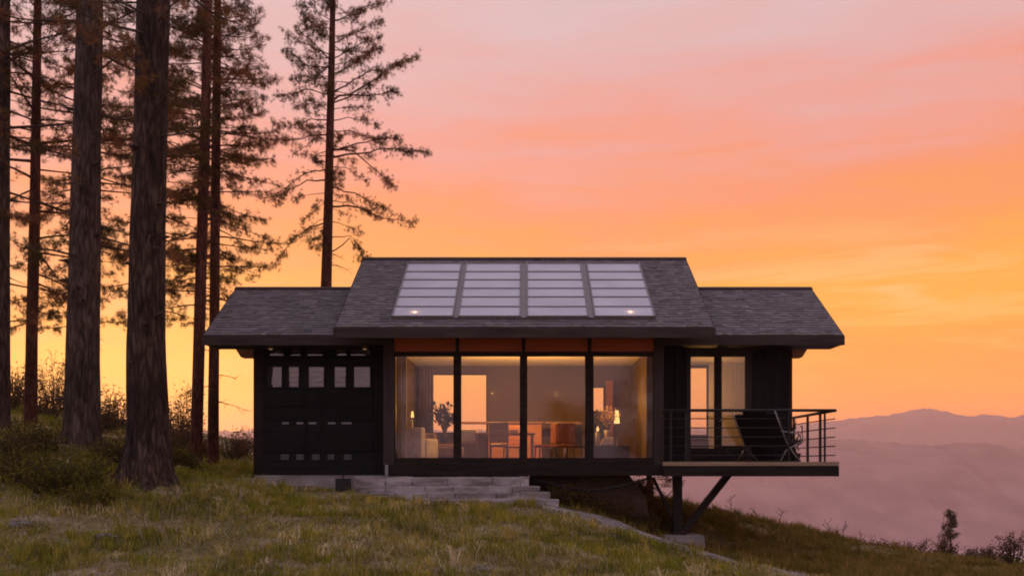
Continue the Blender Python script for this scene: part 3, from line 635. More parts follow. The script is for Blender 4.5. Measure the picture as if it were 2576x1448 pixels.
def grass_field(name, n, y0, y1, hmin, hmax, wid, label, pad=.6):
    # uniform over the wedge the lens can see (a little wider)
    u = NR.random(n); y = np.sqrt(y0 ** 2 + (y1 ** 2 - y0 ** 2) * u)
    x = y * ((-620 - pad * 0 + NR.random(n) * 2700) / F * 1.0) + 0
    x = y * (((-120 + NR.random(n) * 2850) - CX) / F)
    keep = ~((x > -6.75) & (x < .1) & (y > 22.35) & (y < 29.2)) & ~((x > 0) & (x < 3.2) & (y > 23.6) & (y < 29.2) )
    keep &= ~((x > -3.9) & (x < .75) & (y > 21.45) & (y < 22.6))
    pd = path_dist(x, y); keep &= (pd > .24 + .36 * fbm(x * 2.6 + 11, y * 2.6 + 5, 3)) | (NR.random(n) < .08)
    patch = fbm(x * .8 + 40, y * .8 + 9, 3)
    keep &= NR.random(n) < np.clip((patch - .22) * 5, .12, 1)
    x, y, patch = x[keep], y[keep], patch[keep]; n = len(x)
    z = ground_z(x, y) - .01
    clump = fbm(x * 1.7, y * 1.7, 3); wild = NR.random(n)
    h = (hmin + (hmax - hmin) * np.clip((clump - .25) * 1.8, 0, 1.2)) * (.45 + .9 * wild)
    right = np.clip((x - .5) / 4, 0, 1)
    az = NR.random(n) * 2 * PI; lean = .15 + .75 * NR.random(n)
    dx, dy = np.cos(az), np.sin(az)
    w = wid * (.6 + .8 * NR.random(n)) * (y / 18)
    fx = -np.sin(az + NR.normal(size=n) * .4); fy = np.cos(az + NR.normal(size=n) * .4)
    b0 = np.stack([x, y, z], 1); side = np.stack([fx * w, fy * w, 0 * w], 1) * .5
    mid = b0 + np.stack([dx * h * lean * .3, dy * h * lean * .3, h * .6], 1)
    tip = b0 + np.stack([dx * h * lean, dy * h * lean, h * (1 - .25 * lean)], 1)
    v = np.stack([b0 - side, b0 + side, mid - side * .8, mid + side * .8, tip], 1).reshape(-1, 3)
    k = np.arange(n)[:, None] * 5
    t = np.stack([k + [0, 1, 3], k + [0, 3, 2], k + [2, 3, 4]], 1).reshape(-1, 3)
    pal = GPAL
    tone = fbm(x * .45 + 5, y * .45 + 3, 3)
    dryp = np.clip((tone - .38) * 3, 0, 1) * .6 + right * .25
    pick = NR.random(n)
    idx = np.where(pick < dryp * .5, 3, np.where(pick < dryp, 2, np.where(pick < dryp + .12, 5, np.where(NR.random(n) < .4, 0, np.where(NR.random(n) < .5, 1, 4)))))
    c = pal[idx] * (.75 + .5 * NR.random((n, 1)))
    sdk = slope_dark(x, y)[:, None]; c = c * (1 - sdk) + sdk * np.array([(.23, .165, .04), (.16, .135, .03), (.30, .20, .07)])[NR.integers(0, 3, n)]
    c = c * (.55 + .8 * np.clip((fbm(x * 1.1 + 8, y * 1.1 + 90, 3) - .25) * 2.2, 0, 1))[:, None]
    o = arr_obj(name, v, t, MAT['grass'], None, cols=np.repeat(c, 3, 0)); props(o, label, 'grass', None, 'stuff'); return o
grass_field('meadow_grass', 190000, 13.2, 24, .05, .21, .011, 'mixed green and dry meadow grass over the hillside')
grass_field('slope_grass', 90000, 22, 35, .07, .24, .012, 'longer grass on the farther slope and under the trees')

grass_tufts('grass_tufts', 15000, 13.3, 33, 'taller tufts of green and straw coloured grass on the hillside')
# ------------------------------------------------------------------ path, steps, rocks
mb = MB(); W_ = .44; prev = None; rows = []
fine = []
for k in range(len(PATHPTS) - 1):
    for s in np.linspace(0, 1, 12, endpoint=False): fine.append(PATHPTS[k] * (1 - s) + PATHPTS[k + 1] * s)
fine = np.array(fine); tang = np.gradient(fine, axis=0); tang /= np.linalg.norm(tang, axis=1, keepdims=True); nrm = np.stack([-tang[:, 1], tang[:, 0]], 1)
NV = 9; vs = []
for q in range(len(fine)):
    for s in range(NV):
        o = (s / (NV - 1) - .5) * 2; ww = W_ * (1 + .5 * (vnoise(q * .35, s // 5 * 9.0) - .5)); p = fine[q] + nrm[q] * o * ww
        vs.append((p[0], p[1], gz(p[0], p[1]) + .03 * (1 - o * o) + .004 + R.uniform(-.008, .012)))
fs = [(q * NV + s, (q + 1) * NV + s, (q + 1) * NV + s + 1, q * NV + s + 1) for q in range(len(fine) - 1) for s in range(NV - 1)]
mb.add(vs, fs, True); o = mb.build('gravel_path', MAT['gravel']); o['kind'] = 'structure'
# loose chips lying on the path: nobody could count them
mb = MB()
for k in range(1500):
    q = R.randrange(len(fine)); p = fine[q] + nrm[q] * R.gauss(0, .3) + tang[q] * R.uniform(-.1, .1); s = R.uniform(.012, .04); z = gz(p[0], p[1]) + .035
    vs = [(p[0] + R.uniform(.6, 1) * s * a, p[1] + R.uniform(.6, 1) * s * b, z + c * s * .7) for a, b, c in [(-1, -1, -1), (1, -1, -1), (1, 1, -1), (-1, 1, -1), (-.7, -.7, .6), (.7, -.6, .8), (.6, .7, .6), (-.7, .6, .7)]]
    mb.add(vs, [(4, 5, 6, 7), (0, 1, 5, 4), (1, 2, 6, 5), (2, 3, 7, 6), (3, 0, 4, 7)])
props(mb.build('loose_gravel', MAT['stone']), 'pale loose gravel chips along the path', 'gravel', None, 'stuff')

rtex = bpy.data.textures.new('stone_rough', 'CLOUDS'); rtex.noise_scale = .12; rtex.noise_depth = 4
def rough_stone(o, amt=.042):
    m_ = o.modifiers.new('cut', 'SUBSURF'); m_.subdivision_type = 'SIMPLE'; m_.levels = m_.render_levels = 4
    d_ = o.modifiers.new('rough', 'DISPLACE'); d_.texture = rtex; d_.texture_coords = 'GLOBAL'; d_.strength = amt; d_.mid_level = .5
st = thing('stone_steps', 'flight of pale rough stone steps below the window front', 'steps', (-1.5, 22, -.7))
for x0, x1, y0, y1, z0, z1 in [(-3.75, .087, 22.42, 23.2, -.62, -.285), (-3.6, .326, 22.1, 22.42, -.75, -.482), (-3.3, .542, 21.8, 22.1, -.9, -.612), (-2.7, .71, 21.48, 21.8, -1.05, -.742)]:
    mb = MB(); x = x0
    while x < x1 - .01:                      # rough blocks laid end to end, one tread
        w = min(R.uniform(.5, 1.1), x1 - x); e = .003
        mb.box(x + e, x + w - e, y0 + R.uniform(-.02, .02), y1 - .004, z0, z1 + R.uniform(-.014, .008)); x += w
    so = mb.build('step', MAT['stone'], st, bevel=.012); rough_stone(so)

def rock(label, px, py, d, s, group=None):
    x, y = PXX(px, d), d; z = gz(x, y); mb = MB(); vs = []; ns, nrr = 14, 8; sd = R.random() * 99
    for i in range(nrr + 1):
        ph = PI * i / nrr
        for j in range(ns):
            th = 2 * PI * j / ns; dx, dy, dz = math.sin(ph) * math.cos(th), math.sin(ph) * math.sin(th), math.cos(ph)
            rr = s * (.7 + .6 * float(fbm(np.array(dx * 1.6 + sd), np.array(dy * 1.6 + dz * 2 + sd))))
            vs.append((x + dx * rr * 1.35, y + dy * rr, z + dz * rr * .5 + .01))
    fs = [(i * ns + j, (i + 1) * ns + j, (i + 1) * ns + (j + 1) % ns, i * ns + (j + 1) % ns) for i in range(nrr) for j in range(ns)]
    mb.add(vs, fs, False); props(mb.build('rock', MAT['rock']), label, 'rock', group)
GR = 'rocks in the grass'
rock('broad pale rock in the grass near the left edge', 50, 1308, 17, .19, GR)
rock('low grey rock in the grass right of the broad pale rock', 265, 1330, 16.7, .15, GR)
rock('pale rock in the grass below the end of the stone steps', 1215, 1420, 15.2, .14, GR)
rock('small rock beside the middle of the gravel path', 1530, 1350, 19.2, .13, GR)

box_ = thing('utility_box', 'small black utility box standing in front of the foundation', 'box', P(862, 1228, 21.9))
x0, x1 = PXX(845, 21.9), PXX(880, 21.9); zt, zb = PZ(1205, 21.9), PZ(1232, 21.9)
mb = MB(); mb.box(x0, x1, 21.8, 22.05, zb, zt); mb.build('body', MAT['rubber'], box_, bevel=.012)
mb = MB(); mb.box(x0 - .012, x1 + .012, 21.79, 22.06, zt, zt + .02); mb.build('lid', MAT['rubber'], box_, bevel=.006)
mb = MB(); xm = (x0 + x1) / 2 - .01; mb.tube([(xm, 21.92, zt), (xm, 21.93, zt + .06), (xm, 22.1, zt + .1)], .016, 8); mb.build('cable', MAT['rubber'], box_)

# ------------------------------------------------------------------ the cabin
H = thing('cabin', 'black timber cabin with grey shingle roofs and a cantilevered deck on the hilltop', 'house', (0, 25, -.3))
SL = (5.2024 - 2.939) / (25.96 - 22.0)
RY = 25.96
def roof(x0, x1, ye, ze, yr, zr, yb, label, xs_vis):
    th = .05; mb = MB()
    # deck slab, gabled
    poly = [(ye + .02, ze - .045), (yr, zr - .045), (yb - .02, ze - .045), (yb - .02, ze - .045 - th), (yr, zr - .045 - th), (ye + .02, ze - .045 - th)]
    mb.prism(poly, 'x', x0 + .012, x1 - .012)
    rf = mb.build('roof', MAT['soffit'], H); rf['label'] = label
    # shingles: stepped courses of tabs on both slopes
    for front in (True, False):
        sh = MB(); L = math.hypot(yr - ye, zr - ze); course = .145; nC = int(L / course) + 1
        uy, uz = ((yr - ye) / L, (zr - ze) / L); ny, nz = -uz, uy
        def pt(x, s, h):
            y = ye + uy * s + ny * h; z = ze + uz * s + nz * h
            return (x, y if front else 2 * yr - y, z)
        for k in range(nC):
            s0 = k * course; s1 = min(s0 + course * 1.25, L)
            if s0 >= L: break
            x = x0 - R.uniform(0, .2)
            row = R.uniform(.97, 1.03)
            while x < x1:
                w = R.uniform(.09, .24) if front else .6; a, b = max(x, x0), min(x + w, x1); x += w
                if b - a < .02: continue
                t0 = R.uniform(.006, .02); jo = R.uniform(-.022, .022) if k else 0
                q0 = [pt(a + .002, s0 + jo, -.03), pt(b - .002, s0 + jo, -.03), pt(b - .002, s1, -.03), pt(a + .002, s1, -.03)]
                q1 = [pt(a + .002, s0 + jo, t0), pt(b - .002, s0 + jo, t0), pt(b - .002, s1, -.004), pt(a + .002, s1, -.004)]
                g_ = max(.55, R.gauss(1, .16)) * row; sh.hexa(q0, q1, col=(g_ * R.uniform(.97, 1.03), g_, g_ * R.uniform(.97, 1.05)))
        sh.build('shingles', MAT['shingle'], rf, tint=True)
    # fascia boards
    f = MB(); f.box(x0, x1, ye - .032, ye + .016, ze - .235, ze - .012); f.build('fascia', MAT['fascia'], rf, bevel=.006)
    f = MB(); f.box(x0, x1, yb - .016, yb + .032, ze - .235, ze - .012); f.build('fascia', MAT['fascia'], rf)
    for xa, xb in ((x0 - .03, x0), (x1, x1 + .03)):
        f = MB(); e = .2
        f.prism([(ye - .03, ze - .03), (yr, zr - .012), (yr, zr - .012 - e), (ye - .03, ze - .03 - e)], 'x', xa, xb); f.prism([(yb + .03, ze - .03), (yr + .001, zr - .012), (yr + .001, zr - .012 - e), (yb + .03, ze - .03 - e)], 'x', xa, xb)
        f.build('bargeboard', MAT['fascia'], rf)
    f = MB(); f.prism([(yr - .14, zr - .075 + .045), (yr, zr + .035), (yr + .14, zr - .03), (yr + .14, zr - .06), (yr, zr), (yr - .14, zr - .06)], 'x', x0 - .02, x1 + .02); f.build('ridge_cap', MAT['fascia'], rf)
    return rf
XM0, XM1 = -4.084, 4.058
roof(XM0, XM1, 22.0, 2.939, RY, 5.2024, 29.92, 'tall middle roof with four skylights', None)
ZW = 2.931; ZWR = ZW + SL * (RY - 23.3)
roof(-7.31, -3.18, 23.3, ZW, RY, ZWR, 28.62, 'lower left wing roof', None)
roof(3.12, 7.24, 23.3, ZW, RY, ZWR, 28.62, 'lower right wing roof', None)

# soffits (closed box eaves)
mb = MB(); mb.box(XM0 + .03, XM1 - .03, 22.02, 22.9, 2.83, 2.85); mb.build('soffit', MAT['soffit'], H)
mb = MB(); mb.box(-7.27, -3.2, 23.32, 24.16, 2.70, 2.722); mb.build('soffit', MAT['dark_wood'], H)
mb = MB(); mb.box(3.13, 7.2, 23.32, 24.16, 2.70, 2.722); mb.build('soffit', MAT['dark_wood'], H)
# lookout beams under the gable overhangs, with raked ends
for sx, xi, xo in ((-1, -6.43, PXX(588, 25.0)), (1, 6.3, PXX(2035, 25.0))):
    b = .18 * sx; mb = MB(); mb.prism([(xi, 2.60), (xo - b, 2.60), (xo, 2.885), (xi, 2.885)], 'y', 24.95, 25.3); mb.build('lookout_beam', MAT['soffit'], H, bevel=.005)
    mb = MB(); mb.prism([(xi, 2.60), (xo - b, 2.60), (xo, 2.885), (xi, 2.885)], 'y', 27.1, 27.3); mb.build('lookout_beam', MAT['soffit'], H)

ZB = -.262
YW = 24.2; YM = 22.9; YRW = 27.72; YRM = 28.6
# walls
def wall(mat, label=None, **kw): pass
def gable(x0, x1, y0, y1, ye, ze, off, mat):
    z = lambda y: ze - off + SL * ((y - ye) if y < RY else (2 * RY - y - ye))
    mb = MB(); mb.prism([(y0, ZB), (y1, ZB), (y1, z(y1)), (RY, z(RY)), (y0, z(y0))], 'x', x0, x1); return mb.build('wall', mat, H)
gable(-6.41, -6.29, YW + .002, YRW, 23.3, ZW, .24, MAT['board'])
gable(6.18, 6.30, YW + .002, YRW, 23.3, ZW, .24, MAT['board'])
gable(-3.157, -3.03, YM + .1, YRM - .13, 22.0, 2.939, .24, MAT['board'])
gable(2.965, 3.095, YM + .1, YRM - .13, 22.0, 2.939, .24, MAT['board'])
mb = MB(); mb.box(-3.4, 3.2, YRM + .0, YRM + .02, 2.8, 3.3); mb.build('wall', MAT['board'], H)
# rear wall of the main room with two openings
def wall_with_holes(x0, x1, z0, z1, ya, yb, holes, mat):
    xs = sorted({x0, x1, *[h[0] for h in holes], *[h[1] for h in holes]}); zs = sorted({z0, z1, *[h[2] for h in holes], *[h[3] for h in holes]}); mb = MB()
    for i in range(len(xs) - 1):
        for j in range(len(zs) - 1):
            cx, cz = (xs[i] + xs[i + 1]) / 2, (zs[j] + zs[j + 1]) / 2
            if any(h[0] < cx < h[1] and h[2] < cz < h[3] for h in holes): continue
            mb.box(xs[i], xs[i + 1], ya, yb, zs[j], zs[j + 1])
    return mb.build('wall', mat, H)
hm1 = (PXX(1086, YRM), PXX(1226, YRM), PZ(1090, YRM), PZ(940, YRM)); hm2 = (PXX(1487, YRM), PXX(1520, YRM), PZ(1036, YRM), PZ(972, YRM))
wall_with_holes(-3.03, 2.965, ZB, 2.85, YRM - .12, YRM, [hm1, hm2], MAT['wall_in'])
hw = (PXX(1690, YRW), PXX(1779, YRW), PZ(1096, YRW), PZ(908, YRW))
wall_with_holes(3.095, 6.18, ZB, 2.85, YRW - .12, YRW, [(hw[0], hw[1], hw[2], min(hw[3], 2.62))], MAT['wall_in'])
wall_with_holes(-6.29, -3.157, ZB, 2.85, YRW - .12, YRW, [], MAT['board'])
# rear window panes
for hx in (hm1, hm2, (hw[0], hw[1], hw[2], 2.62)):
    yy = (YRM if hx is not None and hx[0] < 2.9 else YRW) - .06
    fr = MB(); e = .035
    for bx in ((hx[0], hx[0] + e, hx[2], hx[3]), (hx[1] - e, hx[1], hx[2], hx[3]), (hx[0] + e, hx[1] - e, hx[2], hx[2] + e), (hx[0] + e, hx[1] - e, hx[3] - e, hx[3])): fr.box(bx[0], bx[1], yy - .03, yy + .03, bx[2], bx[3])
    w = fr.build('rear_window', MAT['dark_wood'], H); mb = MB(); mb.box(hx[0] + e, hx[1] - e, yy - .004, yy + .004, hx[2] + e, hx[3] - e); mb.build('pane', MAT['rear_glass'], w)
# interior partition walls, floor, ceilings
mb = MB(); mb.box(-3.03, -3.022, YM + .12, YRM - .12, 0.0, 2.73); mb.build('wall', MAT['wall_in'], H)
mb = MB(); mb.box(2.957, 2.965, YM + .12, YRM - .12, 0.0, 2.73); mb.build('wall', MAT['wall_in'], H)
mb = MB(); mb.box(3.095, 3.103, YW + .12, YRW - .12, 0.0, 2.66); mb.build('wall', MAT['wall_in'], H)
mb = MB(); mb.box(6.17, 6.178, YW + .12, YRW - .12, 0.0, 2.66); mb.build('wall', MAT['wall_in'], H)
mb = MB(); mb.box(-3.15, 3.09, YM + .09, YRM - .0, -.05, .0); mb.build('floor', MAT['floor_in'], H)
mb = MB(); mb.box(3.1, 6.18, YW + .12, YRW - .12, -.05, .0); mb.build('floor', MAT['floor_in'], H)
mb = MB(); mb.box(-3.03, 2.965, YM + .1, YRM - .12, 2.73, 2.78); mb.build('ceiling', MAT['ceiling'], H)
mb = MB(); mb.box(3.095, 6.18, YW + .12, YRW - .12, 2.66, 2.70); mb.build('ceiling', MAT['ceiling'], H)

# --- main window front
k = YM / F
def X(px): return (px - CX) * k
def Z(py): return (CY - py) * k
for a, b in ((964, 991), (1644, 1669)):
    mb = MB(); mb.box(X(a), X(b), YM - .03, YM + .13, Z(1168), 2.829); mb.build('corner_post', MAT['post'], H, bevel=.006)
mb = MB(); mb.box(X(964), X(1669), YM - .045, YM + .12, ZB, Z(1168)); mb.build('sill_beam', MAT['dark_wood'], H, bevel=.006)
for a, b in ((1142.5, 1157.5), (1309.5, 1323.5), (1473.5, 1490.5)):
    mb = MB(); mb.box(X(a), X(b), YM - .02, YM + .1, Z(1168), Z(893)); m_ = mb.build('mullion', MAT['dark_wood'], H, bevel=.004)
    mb = MB(); c = (a + b) / 2; mb.box(X(c - 4.5), X(c + 4.5), YM - .014, YM + .1, Z(885), 2.829); mb.build('mullion', MAT['dark_wood'], H)
mb = MB(); mb.box(X(991), X(1644), YM - .024, YM + .1, Z(893.5), Z(884)); mb.build('transom_bar', MAT['dark_wood'], H, bevel=.004)
edges = [(991, 1142.5), (1157.5, 1309.5), (1323.5, 1473.5), (1490.5, 1644)]
pe = [(991, 1145.5), (1154.5, 1312), (1321, 1477.5), (1486.5, 1644)]
for (a, b), (pa, pb) in zip(edges, pe):
    mb = MB(); mb.box(X(pa), X(pb), YM + .02, YM + .07, Z(884), 2.829); mb.build('header_panel', MAT['header'], H)
    fr = MB(); e = .022; y0, y1 = YM + .01, YM + .06; zb, zt = Z(1153), Z(893.5)
    fr.box(X(a), X(a) + e, y0, y1, zb, zt); fr.box(X(b) - e, X(b), y0, y1, zb, zt); fr.box(X(a) + e, X(b) - e, y0, y1, zb, zb + e); fr.box(X(a) + e, X(b) - e, y0, y1, zt - e, zt)
    fr.box(X(a), X(b), y0 - .02, y1 + .03, Z(1168), zb)
    w = fr.build('window', MAT['dark_wood'], H)
    mb = MB(); mb.box(X(a) + e, X(b) - e, YM + .03, YM + .042, zb + e, zt - e); mb.build('pane', MAT['glass'], w)
# crawl-space skirt, cable, foundation
mb = MB(); mb.prism([(PXX(1331, 23.6), -.263), (PXX(1582, 23.6), -.263), (PXX(1622, 23.6), -.75), (PXX(1640, 23.6), -1.6), (PXX(1331, 23.6), -1.6)], 'y', 23.5, 23.75); mb.build('crawlspace_skirt', MAT['brown_wall'], H)
mb = MB(); mb.tube([P(1333, 1203, 23.0), P(1380, 1215, 23.0), P(1440, 1228, 23.0), P(1500, 1232, 23.0), P(1560, 1222, 23.0), P(1610, 1208, 23.0), P(1640, 1200, 23.0)], .028, 7); mb.build('slung_cable', MAT['rubber'], H)
mb = MB(); mb.tube([P(1355, 1206, 23.2), P(1430, 1230, 23.2), P(1490, 1236, 23.2)], .02, 7); mb.build('slung_cable', MAT['rubber'], H)
mb = MB(); mb.box(PXX(1576, 23.1), PXX(1581, 23.1), 23.08, 23.12, PZ(1214, 23.1), -.262); mb.build('cable_hanger', MAT['rust_steel'], H)
mb = MB(); mb.box(PXX(649, 24.0), -3.74, 23.7, 28, -1.0, -.266); mb.box(-3.739, PXX(1329, 23.2), 23.21, 28, -1.2, -.266); mb.build('foundation', MAT['concrete'], H, bevel=.01)
mb = MB(); mb.box(PXX(576, 24.6), PXX(648.5, 24.6), 24.0, 26.5, -.9, PZ(1203, 24.2)); mb.build('slab', MAT['concrete'], H, bevel=.01)
mb = MB(); mb.box(PXX(968, 22.8), PXX(971.5, 22.8) + .045, 22.78, 22.85, ZB - .02, PZ(1168, 22.8)); mb.build('downpipe', MAT['metal'], H, bevel=.015)

# --- left wing front: black horizontal siding, small windows, vents
k = YW / F
mb = MB(); mb.box(X(638), X(664), YW - .03, YW + .1, ZB, 2.70); mb.build('corner_board', MAT['dark_wood'], H, bevel=.005)
mb = MB(); mb.box(X(944), -3.157, YW - .03, YW + .1, ZB, 2.70); mb.build('corner_board', MAT['siding'], H, bevel=.005)
holes = []
big = [(671, 709), (726, 752), (776, 815), (841, 870), (890, 931)]
for a, b in big: holes.append((X(a), X(b), Z(973), Z(922)))
tr = [(678, 714), (731, 756), (772, 811), (847, 872), (882, 930)]
for a, b in tr: holes.append((X(a), X(b), Z(894), Z(879)))
sl = [(710, 727), (746, 763), (776, 796), (825, 844), (859, 884)]
for a, b in sl: holes.append((X(a), X(b), Z(1066), Z(1061)))
sq = [(706.6, 727), (746, 764), (785.5, 804), (825, 841), (865, 884)]
for a, b in sq: holes.append((X(a), X(b), Z(1155.5), Z(1142)))
# lap siding boards, cut round the openings
sid = MB(); z = ZB; bh = .172
rows = []
while z < 2.69: rows.append((z, min(z + bh, 2.70))); z += bh
for z0, z1 in rows:
    zz = sorted({z0, z1, *[h[2] for h in holes if z0 < h[2] < z1], *[h[3] for h in holes if z0 < h[3] < z1]})
    for q in range(len(zz) - 1):
        za, zb2 = zz[q], zz[q + 1]; xs = [X(664)]
        hs = sorted((h for h in holes if h[2] < (za + zb2) / 2 < h[3]))
        segs = []; xc = X(664)
        for h in hs: segs.append((xc, h[0])); xc = h[1]
        segs.append((xc, X(944)))
        fa, fb = (za - z0) / bh, (zb2 - z0) / bh
        for xa, xb in segs:
            if xb - xa < .003: continue
            ya = YW - .022 * (1 - fa); yb = YW - .022 * (1 - fb)
            sid.hexa([(xa, ya, za), (xb, ya, za), (xb, YW + .03, za), (xa, YW + .03, za)], [(xa, yb, zb2), (xb, yb, zb2), (xb, YW + .03, zb2), (xa, YW + .03, zb2)])
sid.build('wall', MAT['siding'], H)
for a, b in ((767, 772), (807, 813)):
    mb = MB(); mb.box(X(a), X(b), YW - .036, YW - .022, Z(1160), Z(980)); mb.build('batten', MAT['siding'], H)
for (c0, c1) in ((668, 765), (774, 805), (815, 940)):
    for (r0, r1) in ((985, 1022), (1028, 1056), (1092, 1136)):
        mb = MB(); mb.box(X(c0), X(c1), YW - .04, YW - .024, Z(r1), Z(r0)); mb.build('raised_panel', MAT['siding'], H, bevel=.01)
mb = MB(); mb.box(X(664), X(944), YW + .5, YW + .52, ZB, 2.7); mb.build('wall', MAT['siding'], H)
def small_window(a, b, z0, z1, slats, drop, messy):
    fr = MB(); e = .016; xa, xb = X(a), X(b)
    for bx in ((xa - e, xa, z0 - e, z1 + e), (xb, xb + e, z0 - e, z1 + e), (xa, xb, z0 - e, z0), (xa, xb, z1, z1 + e)): fr.box(bx[0], bx[1], YW - .045, YW + .04, bx[2], bx[3])
    w = fr.build('small_window', MAT['siding'], H)
    mb = MB(); mb.box(xa, xb, YW + .0, YW + .006, z0, z1); mb.build('pane', MAT['dark_glass'], w)
    bl = MB(); n = slats; hh = (z1 - z0) * drop
    for q in range(n):
        zc = z1 - hh * (q + .5) / n; t = hh / n * R.uniform(.3, .42) * (.7 if messy else 1); dz = R.uniform(-.012, .012) * messy
        xe = xb - (R.uniform(0, .06) if messy else 0); xs = xa + (R.uniform(0, .05) if messy else 0)
        bl.hexa([(xs, YW + .05, zc - t + dz), (xe, YW + .05, zc - t - dz), (xe, YW + .056, zc - t - dz), (xs, YW + .056, zc - t + dz)], [(xs, YW + .075, zc + t + dz), (xe, YW + .075, zc + t - dz), (xe, YW + .081, zc + t - dz), (xs, YW + .081, zc + t + dz)])
    bl.build('blind', MAT['blind'], w)
for q, (a, b) in enumerate(big): small_window(a, b, Z(973), Z(922), 9 if q in (0, 4) else 4, 1.0, q not in (0, 4))
for q, (a, b) in enumerate(tr): small_window(a, b, Z(894), Z(879), 3, .95, True)
for row, nm in ((sl, 'slot_vent'), (sq, 'square_vent')):
    for a, b in row:
        z0, z1 = (Z(1066), Z(1061)) if nm == 'slot_vent' else (Z(1155.5), Z(1142)); xa, xb = X(a), X(b)
        mb = MB(); n = 1 if nm == 'slot_vent' else 4
        if n == 1: mb.box(xa, xb, YW - .012, YW + .01, z0, z1)
        else:
            for q in range(4):
                zc = z0 + (z1 - z0) * (q + .5) / 4; mb.hexa([(xa, YW - .03, zc - .012), (xb, YW - .03, zc - .012), (xb, YW - .026, zc - .012), (xa, YW - .026, zc - .012)], [(xa, YW + .0, zc + .014), (xb, YW + .0, zc + .014), (xb, YW + .004, zc + .014), (xa, YW + .004, zc + .014)])
            mb.box((xa + xb) / 2 - .008, (xa + xb) / 2 + .008, YW + .005, YW + .012, z0, z1)
        mb.build(nm, MAT['metal'], H)
for px in (690, 923):
    x = X(px); mb = MB(); mb.lathe((x, 23.85, 2.672), [(.07, 0), (.075, .02), (.075, .03)], 18); dl = mb.build('eave_light', MAT['frame_metal'], H)
    mb = MB(); mb.lathe((x, 23.85, 2.662), [(.03, 0), (.045, .005), (.05, .012)], 14); mb.build('bulb', MAT['bulb'], dl)

# --- right wing front: board and batten, glazed double door
DX0, DX1, DZ1 = X(1725.5), X(1890), Z(878)
mb = MB(); mb.box(3.095, DX0, YW - .004, YW + .1, ZB, 2.70); mb.box(DX1, 6.30, YW - .004, YW + .1, ZB, 2.70); mb.box(DX0, DX1, YW - .004, YW + .1, DZ1, 2.70); mb.box(DX0, DX1, YW - .004, YW + .1, ZB, 0.05); mb.build('wall', MAT['board'], H)
for px in (1700, 1719, 1897, 1920, 1944, 1968):
    mb = MB(); mb.box(X(px - 2.6), X(px + 2.6), YW - .03, YW - .004, ZB, 2.70); mb.build('batten', MAT['board'], H)
mb = MB(); mb.box(X(1980), 6.31, YW - .034, YW - .004, ZB, 2.70); mb.build('corner_board', MAT['dark_wood'], H)
fr = MB(); y0, y1 = YW - .035, YW + .07
fr.box(DX0, X(1735), y0, y1, .05, DZ1); fr.box(X(1875), DX1, y0, y1, .05, DZ1); fr.box(X(1735), X(1875), y0, y1, Z(895.5), DZ1)
door = fr.build('glazed_door', MAT['post'], H, bevel=.005)
for a, b in ((1735, 1805.5), (1805.5, 1875)):
    lf = MB(); s0 = X(a) + .004; s1 = X(b) - .004; ia, ib = (X(1737), X(1796)) if a < 1800 else (X(1815), X(1873.5)); zb_, zt_ = Z(1127), Z(897)
    lf.box(s0, ia, YW - .015, YW + .04, .055, Z(896)); lf.box(ib, s1, YW - .015, YW + .04, .055, Z(896)); lf.box(ia, ib, YW - .015, YW + .04, .055, zb_); lf.box(ia, ib, YW - .015, YW + .04, zt_, Z(896))
    lf.build('door_leaf', MAT['dark_wood'], door)
    mb = MB(); mb.box(ia, ib, YW + .008, YW + .018, zb_, zt_); mb.build('pane', MAT['door_glass'], door)
mb = MB(); hx = X(1809); mb.tube([(hx, YW - .02, 1.02), (hx, YW - .06, 1.02), (hx + .1, YW - .065, 1.02)], .011, 8); mb.build('handle', MAT['metal'], door)

# --- deck
YD = 22.6; kd = YD / F
def DX(px): return (px - CX) * kd
def DZ(py): return (CY - py) * kd
dk = MB(); n = 26
y = YD; x0, x1 = DX(1667), DX(2110)
dk.box(x0, x1, YD - .012, YD + .1, DZ(1170.5), DZ(1160.5))
yy = YD + .104
while yy < 27.2:
    xa = 3.1 if yy > 22.85 else x0; 
    if yy < 24.1: dk.box(max(xa, 3.11), x1, yy, yy + .118, .005, .05)
    else: dk.box(6.33, x1, yy, yy + .118, .005, .05)
    yy += .123
deck = dk.build('deck', MAT['deck'], H)
mb = MB(); mb.box(DX(1668.5), DX(2110), YD - .004, YD + .09, DZ(1197), DZ(1171)); mb.build('edge_beam', MAT['dark_wood'], deck, bevel=.006)
mb = MB(); mb.box(x1 - .09, x1 - .002, YD + .095, 27.2, DZ(1197), 0.0); mb.build('edge_beam', MAT['dark_wood'], deck)
for q in range(3):
    mb = MB(); yj = 23.3 + q * 1.2; mb.box(3.12 if yj < 24.1 else 6.35, x1 - .1, yj, yj + .08, DZ(1194), 0.0); mb.build('joist', MAT['rust_steel'], deck)

rail = MB(); zh = DZ(1031); xr = DX(2104)
rail.tube([(DX(1664), YD + .05, zh), (DX(1900), YD + .05, zh), (xr - .03, YD + .05, zh), (xr, YD + .09, zh), (xr, 24.5, zh), (xr, 27.1, zh)], .034, 10)
rl = rail.build('railing', MAT['steel'], H)
mb = MB(); 
for py in (1052, 1075, 1098, 1121, 1144):
    zr_ = DZ(py)
    m2 = MB(); m2.tube([(DX(1668), YD + .05, zr_), (DX(1985), YD + .05, zr_)], .012, 7); m2.build('rail_bar', MAT['steel'], rl)
    m2 = MB(); m2.tube([(xr - .02, YD + .06, zr_), (xr - .02, 25, zr_), (xr - .02, 27.1, zr_)], .013, 7); m2.build('rail_bar', MAT['steel'], rl)
for px in (1688, 1726, 1985):
    m2 = MB(); m2.box(DX(px - 2.2), DX(px + 2.2), YD + .03, YD + .07, DZ(1161), zh - .02); m2.build('rail_post', MAT['steel'], rl)
